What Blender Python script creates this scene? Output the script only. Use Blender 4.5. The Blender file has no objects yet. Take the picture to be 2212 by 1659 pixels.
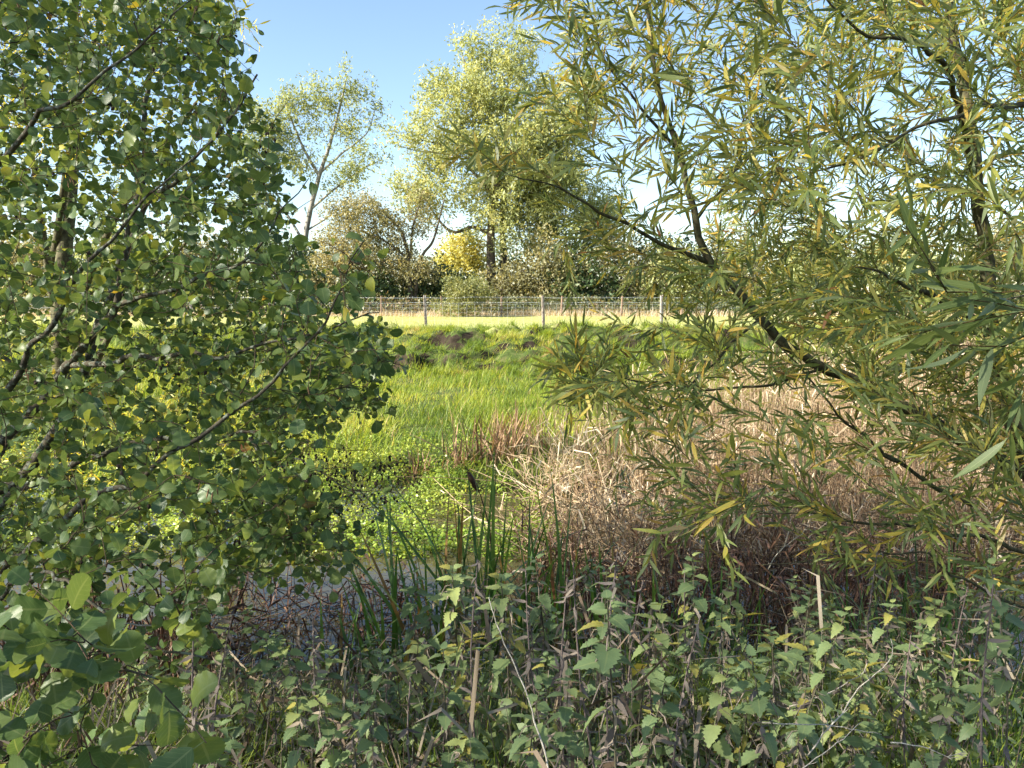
import bpy, math, random
import numpy as np
from mathutils import Matrix, Vector

SEED = 7
rng = np.random.default_rng(SEED)
random.seed(SEED)
sc = bpy.context.scene
COL = sc.collection
R = math.radians

# ------------------------------------------------------------------ camera, sky, sun, exposure
CAM_Z = 1.2                       # eye height above the meadow level (z = 0)
PITCH = R(-6.45)
FPX = 1671.0                      # focal length in the 2212 px wide picture
cam_d = bpy.data.cameras.new("camera")
cam_d.sensor_width = 36.0
cam_d.lens = 36.0 * FPX / 2212.0
cam_d.clip_start = 0.05
cam_d.clip_end = 3000.0
cam = bpy.data.objects.new("camera", cam_d)
cam.location = (0, 0, CAM_Z)
cam.rotation_euler = (R(90) + PITCH, 0, 0)
COL.objects.link(cam)
sc.camera = cam

SUN_EL, SUN_AZ = R(32.0), R(-112.0)      # azimuth from +Y, clockwise: the sun stands to the left
world = bpy.data.worlds.new("World")
sc.world = world
world.use_nodes = True
wn = world.node_tree
wn.nodes.clear()
sky = wn.nodes.new("ShaderNodeTexSky")
sky.sky_type = 'NISHITA'
sky.sun_disc = False
sky.sun_elevation = SUN_EL
sky.sun_rotation = SUN_AZ
sky.air_density = 1.0
sky.dust_density = 0.5
sky.ozone_density = 1.6
bg = wn.nodes.new("ShaderNodeBackground")
bg.inputs[1].default_value = 0.072
wo = wn.nodes.new("ShaderNodeOutputWorld")
wn.links.new(sky.outputs[0], bg.inputs[0])
wn.links.new(bg.outputs[0], wo.inputs[0])

sun_d = bpy.data.lights.new("sun", 'SUN')
sun_d.energy = 5.0
sun_d.angle = R(0.5)
sun_d.color = (1.0, 0.93, 0.80)
sun = bpy.data.objects.new("sun", sun_d)
to_sun = Vector((math.sin(SUN_AZ) * math.cos(SUN_EL), math.cos(SUN_AZ) * math.cos(SUN_EL), math.sin(SUN_EL)))
sun.rotation_euler = to_sun.to_track_quat('Z', 'Y').to_euler()
sun.location = (-20, 0, 30)
COL.objects.link(sun)

sc.view_settings.view_transform = 'Standard'
sc.view_settings.look = 'None'
sc.view_settings.gamma = 1.0
sc.view_settings.use_curve_mapping = False
sc.view_settings.exposure = 2.0
sc.render.engine = 'CYCLES'
sc.cycles.max_bounces = 8
sc.cycles.diffuse_bounces = 4
sc.cycles.transmission_bounces = 6
sc.cycles.glossy_bounces = 3
sc.cycles.caustics_reflective = False
sc.cycles.caustics_refractive = False
sc.cycles.use_denoising = True

# ------------------------------------------------------------------ helpers: pixels <-> place
CP, SP = math.cos(PITCH), math.sin(PITCH)
def at(px, py, y):
    """the point seen at (px, py) of the 2212 x 1659 picture, y metres ahead"""
    dx, dz = (np.asarray(px, float) - 1106.0) / FPX, -(np.asarray(py, float) - 829.5) / FPX
    ry, rz = CP - SP * dz, SP + CP * dz
    s = np.asarray(y, float) / ry
    return np.stack(np.broadcast_arrays(dx * s, ry * s, CAM_Z + rz * s), -1)
def proj(P):
    P = np.asarray(P, float)
    x, y, z = P[..., 0], P[..., 1], P[..., 2] - CAM_Z
    f = CP * y + SP * z
    u = -SP * y + CP * z
    f = np.where(np.abs(f) < 1e-6, 1e-6, f)
    return 1106.0 + FPX * x / f, 829.5 - FPX * u / f, f

def vnoise(x, y, s=0):
    x, y = np.asarray(x, float), np.asarray(y, float)
    xi, yi = np.floor(x), np.floor(y)
    fx, fy = x - xi, y - yi
    fx, fy = fx * fx * (3 - 2 * fx), fy * fy * (3 - 2 * fy)
    def h(a, b):
        v = np.sin(a * 127.1 + b * 311.7 + s * 74.7) * 43758.5453
        return v - np.floor(v)
    return (h(xi, yi) * (1 - fx) + h(xi + 1, yi) * fx) * (1 - fy) + (h(xi, yi + 1) * (1 - fx) + h(xi + 1, yi + 1) * fx) * fy
def fbm(x, y, s=0, o=3):
    t, a = 0, 0.5
    for k in range(o):
        t = t + a * (vnoise(x * 2 ** k, y * 2 ** k, s + k) - 0.5); a *= 0.5
    return t

WATER_Z = -1.40
_py = np.array([-60, -2, 1.2, 2.2, 3.2, 4.1, 4.7, 5.4, 8.8, 9.8, 10.6, 13, 17, 21.4, 22.0, 22.4, 23.3, 23.9, 24.3, 25.4, 27.2, 30, 48, 60, 120, 400, 900])
_pz = np.array([-.35, -.38, -.40, -.50, -.72, -1.1, -1.43, -1.8, -1.8, -1.52, -1.36, -1.27, -1.17, -1.04, -.98, -.62, -.52, -.44, -.14, -.05, -.01, 0, 0, .1, .4, 2, 6])
def ground(x, y):
    x, y = np.asarray(x, float), np.asarray(y, float)
    w = 0.35 * np.sin(x * 0.45 + 0.6) + 0.5 * fbm(x * .5, y * .2, 3)
    inb = np.clip((y - 3) / 2, 0, 1) * np.clip((30 - y) / 3, 0, 1)
    w = w + np.clip((y - 20) / 1.5, 0, 1) * np.clip((27.5 - y) / 1.5, 0, 1) * (1.9 * fbm(x * .45, y * .25, 41) + .9 * fbm(x * 1.6, y * .6, 42))
    z = np.interp(y + w * inb, _py, _pz)
    bank = np.clip((y - 21.3) / 1.0, 0, 1) * np.clip((28.0 - y) / 0.8, 0, 1)
    z = z + bank * (0.45 * fbm(x * .9, y * 1.1, 11) + .75 * fbm(x * 1.7, y * 2.2, 12))
    shelf = np.clip((y - 10.2) / 1.0, 0, 1) * np.clip((22 - y) / 1.0, 0, 1)
    z = z + shelf * .22 * fbm(x * .8, y * .8, 5)
    z = z + np.clip((5 - y) / 2, 0, 1) * .22 * fbm(x * 1.3, y * 1.3, 8)
    z = z + np.clip((y - 27) / 2, 0, 1) * .08 * fbm(x * .5, y * .25, 9)
    return z

# ------------------------------------------------------------------ helpers: objects
def link(o, parent=None, kind=None):
    COL.objects.link(o)
    if parent is not None:
        o.parent = parent
        top = parent
        while top.parent is not None: top = top.parent
        base = Vector((0, 0, 0)) if parent.get("_local") else top.location
        if parent.parent is None:
            o.matrix_parent_inverse = Matrix.Translation(-Vector(parent.location))
    if kind: o["kind"] = kind
    return o
def tag(o, label, cat, group=None, kind=None):
    o["label"] = label; o["category"] = cat
    if group: o["group"] = group
    if kind: o["kind"] = kind
    return o
def thing(name, label, cat, loc, group=None):
    o = bpy.data.objects.new(name, None)
    o.location = [float(v) for v in loc]
    o.empty_display_size = 0.1
    COL.objects.link(o)
    return tag(o, label, cat, group)

class Acc:
    """collects pieces of geometry, then makes ONE mesh of them"""
    def __init__(s): s.V, s.F, s.U, s.T, s.n = [], [], [], [], 0
    def add(s, V, F, U=None, T=0.0):
        V = np.asarray(V, np.float32).reshape(-1, 3); F = np.asarray(F, np.int32).reshape(-1, 3)
        s.V.append(V); s.F.append(F + s.n)
        s.U.append(np.zeros((len(V), 2), np.float32) if U is None else np.asarray(U, np.float32))
        s.T.append(np.full(len(V), T, np.float32) if np.isscalar(T) else np.asarray(T, np.float32))
        s.n += len(V)
    def mesh(s, name, mat, smooth=True):
        V, F, U, T = np.concatenate(s.V), np.concatenate(s.F), np.concatenate(s.U), np.concatenate(s.T)
        me = bpy.data.meshes.new(name)
        me.vertices.add(len(V)); me.vertices.foreach_set("co", V.ravel())
        me.loops.add(F.size); me.loops.foreach_set("vertex_index", F.ravel())
        me.polygons.add(len(F)); me.polygons.foreach_set("loop_start", np.arange(0, F.size, 3, dtype=np.int32))
        me.polygons.foreach_set("use_smooth", np.full(len(F), smooth, bool))
        uv = me.uv_layers.new(name="UVMap"); uv.data.foreach_set("uv", U[F.ravel()].ravel())
        at_ = me.attributes.new("tint", 'FLOAT', 'POINT'); at_.data.foreach_set("value", T)
        me.materials.append(mat)
        me.update(calc_edges=True)
        return me
    def build(s, name, mat, parent=None, kind=None, smooth=True):
        return link(bpy.data.objects.new(name, s.mesh(name, mat, smooth)), parent, kind)

def tube(pts, rad, sides=5, cap=False):
    P = np.asarray(pts, float); n = len(P); rad = np.broadcast_to(np.asarray(rad, float), (n,))
    T = np.gradient(P, axis=0); T /= np.linalg.norm(T, axis=1)[:, None] + 1e-9
    ref = np.array([0.31, 0.17, 0.93]); 
    if abs(T.mean(0) @ ref) > .85: ref = np.array([0.9, .3, .1])
    A = np.cross(T, ref); A /= np.linalg.norm(A, axis=1)[:, None] + 1e-9
    B = np.cross(T, A)
    a = np.arange(sides) / sides * 2 * math.pi
    V = P[:, None] + rad[:, None, None] * (np.cos(a)[None, :, None] * A[:, None] + np.sin(a)[None, :, None] * B[:, None])
    i, j = np.meshgrid(np.arange(n - 1), np.arange(sides), indexing='ij')
    q = lambda ii, jj: ii * sides + jj % sides
    F = np.concatenate([np.stack([q(i, j), q(i, j + 1), q(i + 1, j + 1)], -1).reshape(-1, 3), np.stack([q(i, j), q(i + 1, j + 1), q(i + 1, j)], -1).reshape(-1, 3)])
    L = np.concatenate([[0], np.cumsum(np.linalg.norm(np.diff(P, axis=0), axis=1))])
    U = np.stack(np.broadcast_arrays((np.arange(sides) / sides)[None], L[:, None]), -1).reshape(-1, 2)
    V = V.reshape(-1, 3)
    if cap:
        c = len(V); V = np.concatenate([V, P[-1:], P[:1]]); U = np.concatenate([U, [[0, L[-1]], [0, 0]]])
        j = np.arange(sides); b = (n - 1) * sides
        F = np.concatenate([F, np.stack([b + j, b + (j + 1) % sides, np.full(sides, c)], -1), np.stack([(j + 1) % sides, j, np.full(sides, c + 1)], -1)])
    return V, F, U
def smooth_line(pts, step):
    """Catmull-Rom through the points, resampled about every step"""
    P = np.asarray(pts, float)
    Q = np.concatenate([[2 * P[0] - P[1]], P, [2 * P[-1] - P[-2]]])
    out = []
    for i in range(len(P) - 1):
        a, b, c, d = Q[i:i + 4]; n = max(1, int(np.linalg.norm(c - b) / step))
        t = (np.arange(n) / n)[:, None]
        out.append(.5 * (2 * b + (c - a) * t + (2 * a - 5 * b + 4 * c - d) * t ** 2 + (3 * b - a - 3 * c + d) * t ** 3))
    return np.concatenate(out + [P[-1:]])

def unit(v): return v / (np.linalg.norm(v, axis=-1, keepdims=True) + 1e-9)
def frames(D, N, S):
    """rotation-scale matrices: local Y -> D, local Z about N"""
    D = unit(D); X = unit(np.cross(D, N)); Z = np.cross(X, D)
    S = np.asarray(S, float)
    if S.ndim == 1: S = S[:, None, None]
    return np.stack([X, D, Z], -1) * S
def scatter(acc, tmpl, M, P, tint):
    V, F, U = tmpl; k = len(P)
    if k == 0: return
    W = np.einsum('kij,nj->kni', M, V) + P[:, None]
    FF = (F[None] + (np.arange(k) * len(V))[:, None, None]).reshape(-1, 3)
    acc.add(W.reshape(-1, 3), FF, np.tile(U, (k, 1)), np.repeat(tint, len(V)))

# ------------------------------------------------------------------ leaf templates (length 1 along +Y, face up +Z)
def blade_t(rows, half, z=lambda v: 0 * v, fold=.12, side=lambda v: 0 * v, petiole=0, wave=0):
    rows, half = np.asarray(rows, float), np.asarray(half, float); n = len(rows)
    zz, sx = z(rows), side(rows)
    L = np.stack([sx - half, rows, zz + fold * half + wave * np.sin(rows * 17)], -1)
    C = np.stack([sx, rows, zz], -1)
    Rr = np.stack([sx + half, rows, zz + fold * half + wave * np.cos(rows * 15 + 1)], -1)
    V = np.stack([L, C, Rr], 1).reshape(-1, 3)
    U = np.stack([np.tile([0, .5, 1.], n), np.repeat(rows, 3)], -1)
    F = []
    for i in range(n - 1):
        for j in range(2):
            a, b, c, d = i * 3 + j, i * 3 + j + 1, i * 3 + j + 4, i * 3 + j + 3
            F += [(a, b, c), (a, c, d)]
    if petiole:
        V[:, 1] += petiole
        k = len(V); w = .012
        V = np.concatenate([V, [[-w, 0, .03], [w, 0, .03], [w, petiole + .02, .004], [-w, petiole + .02, .004]]])
        U = np.concatenate([U, [[.5, 0]] * 4]); F += [(k, k + 1, k + 2), (k, k + 2, k + 3)]
    return V.astype(np.float32), np.array(F, np.int32), U.astype(np.float32)
def strip_t(rows, half, z=lambda v: 0 * v, side=lambda v: 0 * v):
    rows, half = np.asarray(rows, float), np.asarray(half, float); n = len(rows)
    V, U, F = [], [], []
    for i in range(n):
        y, h = rows[i], half[i]; zz, s = float(z(np.array(y))), float(side(np.array(y)))
        if h <= 0: V.append((s, y, zz)); U.append((.5, y))
        else: V += [(s - h, y, zz), (s + h, y, zz)]; U += [(0, y), (1, y)]
    idx, k = [], 0
    for i in range(n):
        m = 1 if half[i] <= 0 else 2; idx.append(list(range(k, k + m))); k += m
    for a, b in zip(idx[:-1], idx[1:]):
        if len(a) == 2 and len(b) == 2: F += [(a[0], a[1], b[1]), (a[0], b[1], b[0])]
        elif len(b) == 1: F.append((a[0], a[1], b[0]))
        else: F.append((a[0], b[1], b[0]))
    return np.array(V, np.float32), np.array(F, np.int32), np.array(U, np.float32)

AR = np.array([0, .06, .13, .20, .27, .34, .41, .48, .55, .62, .69, .76, .83, .90, .95, 1.0])
AH = np.interp(AR, [0, .06, .2, .4, .6, .75, .88, .95, 1], [.03, .19, .35, .45, .485, .46, .36, .25, .10]) * (1 + .05 * (-1.0) ** np.arange(16))
ALDER = [blade_t(AR, np.array(AH) * w, lambda v, c=c: c * (v - .45) ** 2, f, lambda v, s=s: s * v * v, .30, wv)
         for w, c, f, s, wv in ((1, -.25, .10, .0, .02), (.92, -.5, .25, .05, .03), (1.05, .18, -.15, -.06, .03), (.88, -.35, .35, .03, .015))]
ALDER_S = [blade_t([0, .22, .5, .82, 1.0], np.array([.05, .34, .47, .37, .07]) * w, lambda v, c=c: c * (v - .45) ** 2, f, lambda v, s=s: s * v * v, .30, wv)
           for w, c, f, s, wv in ((1, -.25, .10, .0, .02), (.92, -.5, .25, .05, .03), (1.05, .18, -.15, -.06, .03), (.88, -.35, .35, .03, .015))]
WR = [0, .12, .28, .45, .62, .80, .92, 1.0]
WH = [.010, .042, .062, .068, .058, .036, .016, .003]
WILLOW = [blade_t(WR, np.array(WH) * w, lambda v, c=c: c * v * v, f, lambda v, s=s: s * v * v, .05)
          for w, c, f, s in ((1, -.18, .2, .05), (.9, -.32, .35, -.10), (1.1, .10, .1, .08), (.95, -.10, .25, -.05))]
WILLOW_S = [strip_t([0, .2, .45, .75, 1.0], [.010, .056, .070, .044, 0], lambda v, c=c: c * v * v, lambda v, s=s: s * v * v)
            for c, s in ((-.25, .06), (-.42, -.1), (.05, .08))]
NR = np.linspace(0, 1, 13)
NH = np.array([.16, .38, .29, .42, .31, .39, .27, .32, .20, .23, .11, .09, .005])
NETTLE = [blade_t(NR, NH * w, lambda v, c=c: c * v * v, f, lambda v, s=s: s * v * v, .22, .012)
          for w, c, f, s in ((1, -.30, .12, .02), (.9, -.55, .25, -.05), (1.05, -.15, .2, .04))]
OVATE = [strip_t([0, .25, .6, 1.0], [.03, .28, .26, 0], lambda v, c=c: c * v * v) for c in (-.2, -.5, .1)]
GRASS = [strip_t([0, .4, .75, 1.0], [.5, .42, .26, 0], lambda v, c=c: c * v * v, lambda v, s=s: s * v * v) for c, s in ((.25, 0), (.55, 4.), (.12, -5.), (.8, 2.), (.4, -2))]
GRASS_S = [strip_t([0, .55, 1.0], [.5, .38, 0], lambda v, c=c: c * v * v, lambda v, s=s: s * v * v) for c, s in ((.25, 0), (.55, 4.), (.12, -5.), (.8, 2.), (.4, -2))]
# (grass: x is scaled by the blade width, so half = .5 is one width)

def spray_t(n, s, seed, aspect=.36, spread=.5):
    """a leafy spray: n small leaflets in a ball of radius `spread`"""
    g = np.random.default_rng(seed); V, F, U = [], [], []
    for i in range(n):
        c = unit(g.normal(size=3)) * spread * g.random() ** .5
        d = unit(g.normal(size=3) + [0, 0, -.3]); nn = g.normal(size=3); x = unit(np.cross(d, nn))
        z = np.cross(x, d); l = s * g.uniform(.7, 1.25); w = l * aspect * .5; k = len(V)
        V += [c, c + d * l * .45 - x * w + z * l * .06, c + d * l * .45 + x * w + z * l * .06, c + d * l]
        U += [(.5, 0), (0, .45), (1, .45), (.5, 1)]; F += [(k, k + 2, k + 1), (k + 1, k + 2, k + 3)]
    return np.array(V, np.float32), np.array(F, np.int32), np.array(U, np.float32)

# ------------------------------------------------------------------ materials
def nodes(name):
    m = bpy.data.materials.new(name); m.use_nodes = True
    t = m.node_tree; t.nodes.clear()
    return m, t.nodes, t.links
def ramp(N, stops, interp='LINEAR'):
    r = N.new("ShaderNodeValToRGB"); e = r.color_ramp.elements; r.color_ramp.interpolation = interp
    while len(e) > 1: e.remove(e[-1])
    e[0].position = stops[0][0]; e[0].color = (*stops[0][1], 1)
    for p, c in stops[1:]:
        x = e.new(p); x.color = (*c, 1)
    return r
def math_n(N, L, op, a, b=None, clamp=False):
    n = N.new("ShaderNodeMath"); n.operation = op; n.use_clamp = clamp
    for i, v in enumerate((a, b)):
        if v is None: continue
        if isinstance(v, (int, float)): n.inputs[i].default_value = v
        else: L.new(v, n.inputs[i])
    return n.outputs[0]
def mixc(N, L, f, a, b, mode='MIX'):
    n = N.new("ShaderNodeMix"); n.data_type = 'RGBA'; n.blend_type = mode
    for s, v in ((n.inputs[0], f), (n.inputs[6], a), (n.inputs[7], b)):
        if isinstance(v, (int, float)): s.default_value = v
        elif isinstance(v, tuple): s.default_value = (*v, 1)
        else: L.new(v, s)
    return n.outputs[2]
def leaf_mat(name, stops, trans=.4, trans_gain=1.5, rough=.45, spec=.35, vein=0.0, blotch=.0, blotch_col=(.10, .05, .02), under=None, warm=(1.15, 1.0, .55)):
    m, N, L = nodes(name)
    a = N.new("ShaderNodeAttribute"); a.attribute_name = "tint"
    geo = N.new("ShaderNodeNewGeometry")
    nz = N.new("ShaderNodeTexNoise"); nz.inputs["Scale"].default_value = 9.0; nz.inputs["Detail"].default_value = 3
    tc = N.new("ShaderNodeTexCoord"); L.new(tc.outputs["Object"], nz.inputs["Vector"])
    t = math_n(N, L, 'ADD', a.outputs["Fac"], math_n(N, L, 'MULTIPLY', math_n(N, L, 'SUBTRACT', nz.outputs["Fac"], .5), .10))
    r = ramp(N, stops); L.new(t, r.inputs[0]); c = r.outputs[0]
    if vein:
        uv = N.new("ShaderNodeUVMap"); sx = N.new("ShaderNodeSeparateXYZ"); L.new(uv.outputs[0], sx.inputs[0])
        du = math_n(N, L, 'ABSOLUTE', math_n(N, L, 'SUBTRACT', sx.outputs[0], .5))
        mid = math_n(N, L, 'LESS_THAN', du, .035)
        lat = math_n(N, L, 'PINGPONG', math_n(N, L, 'ADD', math_n(N, L, 'MULTIPLY', sx.outputs[1], 7.0), math_n(N, L, 'MULTIPLY', du, -3.4)), .5)
        lat = math_n(N, L, 'LESS_THAN', lat, .055)
        v = math_n(N, L, 'ADD', mid, math_n(N, L, 'MULTIPLY', lat, .5), True)
        c = mixc(N, L, math_n(N, L, 'MULTIPLY', v, vein), c, (.25, .30, .12))
    if blotch:
        n2 = N.new("ShaderNodeTexNoise"); n2.inputs["Scale"].default_value = 160.0; n2.inputs["Detail"].default_value = 2
        L.new(tc.outputs["Object"], n2.inputs["Vector"])
        b = ramp(N, [(.60, (0, 0, 0)), (.68, (1, 1, 1))]); L.new(n2.outputs["Fac"], b.inputs[0])
        c = mixc(N, L, math_n(N, L, 'MULTIPLY', b.outputs[0], blotch), c, blotch_col)
    if under: 
        c2 = mixc(N, L, geo.outputs["Backfacing"], c, mixc(N, L, .5, c, under))
    else: c2 = c
    p = N.new("ShaderNodeBsdfPrincipled"); L.new(c2, p.inputs["Base Color"])
    p.inputs["Roughness"].default_value = rough; p.inputs["Specular IOR Level"].default_value = spec
    tr = N.new("ShaderNodeBsdfTranslucent")
    tcol = mixc(N, L, 1.0, c, tuple(trans_gain * w for w in warm), 'MULTIPLY'); L.new(tcol, tr.inputs[0])
    mx = N.new("ShaderNodeMixShader"); mx.inputs[0].default_value = trans
    L.new(p.outputs[0], mx.inputs[1]); L.new(tr.outputs[0], mx.inputs[2])
    o = N.new("ShaderNodeOutputMaterial"); L.new(mx.outputs[0], o.inputs[0])
    return m
def bark_mat(name, c1, c2, lichen=None, lich_amt=.5, scale=14, rough=.85):
    m, N, L = nodes(name)
    tc = N.new("ShaderNodeTexCoord")
    mp = N.new("ShaderNodeMapping"); mp.inputs["Scale"].default_value = (1, 1, .35); L.new(tc.outputs["Object"], mp.inputs[0])
    n = N.new("ShaderNodeTexNoise"); n.inputs["Scale"].default_value = scale; n.inputs["Detail"].default_value = 6; n.inputs["Roughness"].default_value = .65
    L.new(mp.outputs[0], n.inputs["Vector"])
    r = ramp(N, [(.35, c1), (.62, c2)]); L.new(n.outputs["Fac"], r.inputs[0]); c = r.outputs[0]
    if lichen:
        n2 = N.new("ShaderNodeTexNoise"); n2.inputs["Scale"].default_value = scale * 1.7; n2.inputs["Detail"].default_value = 4; L.new(tc.outputs["Object"], n2.inputs["Vector"])
        b = ramp(N, [(.52, (0, 0, 0)), (.60, (1, 1, 1))]); L.new(n2.outputs["Fac"], b.inputs[0])
        c = mixc(N, L, math_n(N, L, 'MULTIPLY', b.outputs[0], lich_amt), c, lichen)
    p = N.new("ShaderNodeBsdfPrincipled"); L.new(c, p.inputs["Base Color"]); p.inputs["Roughness"].default_value = rough
    p.inputs["Specular IOR Level"].default_value = .2
    bp = N.new("ShaderNodeBump"); bp.inputs["Strength"].default_value = .6; bp.inputs["Distance"].default_value = .02; L.new(n.outputs["Fac"], bp.inputs["Height"]); L.new(bp.outputs[0], p.inputs["Normal"])
    o = N.new("ShaderNodeOutputMaterial"); L.new(p.outputs[0], o.inputs[0])
    return m

M = {}
M['alder'] = leaf_mat("alder_leaf", [(0, (.05, .095, .036)), (.35, (.10, .165, .052)), (.7, (.19, .245, .060)), (.86, (.30, .31, .05)), (.95, (.45, .36, .05)), (1, (.14, .055, .03))], .38, 1.5, .42, .35, .5, .35)
M['willow'] = leaf_mat("willow_leaf", [(0, (.070, .115, .040)), (.35, (.16, .205, .052)), (.62, (.30, .30, .06)), (.80, (.50, .40, .08)), (.92, (.55, .36, .08)), (1, (.13, .05, .025))], .42, 1.6, .45, .4, .45, .5, (.09, .045, .02), (.16, .20, .14))
M['golden'] = leaf_mat("golden_willow_leaf", [(0, (.14, .18, .03)), (.5, (.32, .31, .04)), (1, (.52, .40, .06))], .5, 1.6)
M['nettle'] = leaf_mat("nettle_leaf", [(0, (.09, .140, .065)), (.5, (.18, .255, .110)), (.8, (.29, .35, .13)), (.92, (.42, .40, .09)), (1, (.20, .12, .05))], .35, 1.5, .5, .35, .55, .35)
M['ash'] = leaf_mat("ash_leaf", [(0, (.11, .145, .065)), (.5, (.27, .31, .14)), (1, (.46, .46, .23))], .45, 1.5, .5, .3)
M['olive'] = leaf_mat("hawthorn_leaf", [(0, (.085, .095, .05)), (.5, (.21, .205, .105)), (1, (.38, .33, .17))], .4, 1.4)
M['yellow'] = leaf_mat("maple_leaf", [(0, (.20, .24, .08)), (.5, (.42, .41, .13)), (1, (.58, .52, .17))], .45, 1.5)
M['dark'] = leaf_mat("ivy_leaf", [(0, (.03, .06, .027)), (.5, (.07, .11, .045)), (1, (.15, .17, .07))], .3, 1.4)
M['bushpale'] = leaf_mat("pale_bush_leaf", [(0, (.10, .13, .05)), (.5, (.20, .22, .09)), (1, (.32, .30, .15))], .4, 1.4)
M['bramble'] = leaf_mat("bramble_leaf", [(0, (.045, .075, .035)), (.5, (.11, .12, .05)), (1, (.22, .13, .07))], .3, 1.4)
M['grass'] = leaf_mat("wet_grass", [(0, (.075, .130, .02)), (.4, (.18, .25, .03)), (.75, (.32, .36, .05)), (.9, (.42, .39, .13)), (1, (.36, .25, .12))], .45, 1.5, .5, .3)
M['fieldgrass'] = leaf_mat("meadow_grass", [(0, (.18, .23, .06)), (.5, (.31, .36, .11)), (1, (.44, .43, .18))], .4, 1.4)
M['sedge'] = leaf_mat("sedge_blade", [(0, (.035, .085, .025)), (.5, (.085, .175, .035)), (.8, (.17, .25, .05)), (.93, (.24, .16, .05)), (1, (.16, .07, .035))], .35, 1.5, .4, .5)
M['reed'] = leaf_mat("dead_reed", [(0, (.13, .08, .05)), (.4, (.34, .235, .14)), (.75, (.52, .40, .26)), (1, (.68, .60, .45))], .28, 1.2, .6, .3)
M['rust'] = leaf_mat("rusty_sedge", [(0, (.12, .065, .038)), (.5, (.27, .165, .09)), (1, (.46, .33, .20))], .25, 1.2, .6, .3)
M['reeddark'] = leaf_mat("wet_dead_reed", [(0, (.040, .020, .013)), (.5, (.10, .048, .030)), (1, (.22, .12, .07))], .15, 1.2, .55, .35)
M['cress'] = leaf_mat("watercress_leaf", [(0, (.08, .16, .02)), (.5, (.20, .29, .04)), (1, (.38, .42, .08))], .4, 1.5, .4, .4)
M['litter'] = leaf_mat("ground_litter", [(0, (.06, .04, .028)), (.5, (.17, .125, .085)), (1, (.36, .30, .21))], .1, 1, .8, .2)
M['dried'] = leaf_mat("dried_leaf", [(0, (.09, .075, .065)), (.5, (.21, .175, .15)), (1, (.34, .28, .21))], .2, 1, .8, .15)
M['alderbark'] = bark_mat("alder_bark", (.035, .030, .022), (.10, .085, .055), (.24, .28, .22), .55, 26)
M['aldertwig'] = bark_mat("alder_twig", (.05, .035, .022), (.13, .09, .055), None, 0, 40)
M['willowbark'] = bark_mat("willow_bark", (.030, .026, .014), (.095, .085, .045), (.14, .15, .07), .5, 22)
M['willowtwig'] = bark_mat("willow_twig", (.045, .030, .012), (.14, .10, .035), None, 0, 40)
M['ashbark'] = bark_mat("ash_bark", (.14, .13, .11), (.30, .28, .24), None, 0, 3)
M['darkbark'] = bark_mat("dark_bark", (.05, .04, .03), (.13, .105, .08), None, 0, 3)
M['paletwig'] = bark_mat("pale_dead_twig", (.26, .23, .18), (.50, .46, .38), None, 0, 60)
M['stalk'] = bark_mat("dead_stalk", (.09, .07, .062), (.22, .17, .15), None, 0, 50)
M['nettlestem'] = bark_mat("nettle_stem", (.065, .055, .040), (.14, .13, .075), None, 0, 50)
M['cone'] = bark_mat("alder_cone", (.022, .016, .012), (.07, .048, .032), None, 0, 90)
M['catkin'] = bark_mat("alder_catkin", (.10, .06, .03), (.22, .13, .07), None, 0, 90)
M['post'] = bark_mat("weathered_post", (.15, .12, .10), (.34, .30, .25), (.07, .05, .035), .7, 6)
M['brownpost'] = bark_mat("brown_post", (.16, .10, .07), (.32, .22, .16), None, 0, 6)

def metal(name, c, rough=.45):
    m, N, L = nodes(name); p = N.new("ShaderNodeBsdfPrincipled"); o = N.new("ShaderNodeOutputMaterial")
    n = N.new("ShaderNodeTexNoise"); n.inputs["Scale"].default_value = 4
    r = ramp(N, [(.3, tuple(v * .75 for v in c)), (.7, c)]); L.new(n.outputs["Fac"], r.inputs[0]); L.new(r.outputs[0], p.inputs["Base Color"])
    p.inputs["Metallic"].default_value = .6; p.inputs["Roughness"].default_value = rough; L.new(p.outputs[0], o.inputs[0]); return m
M['wire'] = metal("galvanised_wire", (.62, .66, .68))

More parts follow.
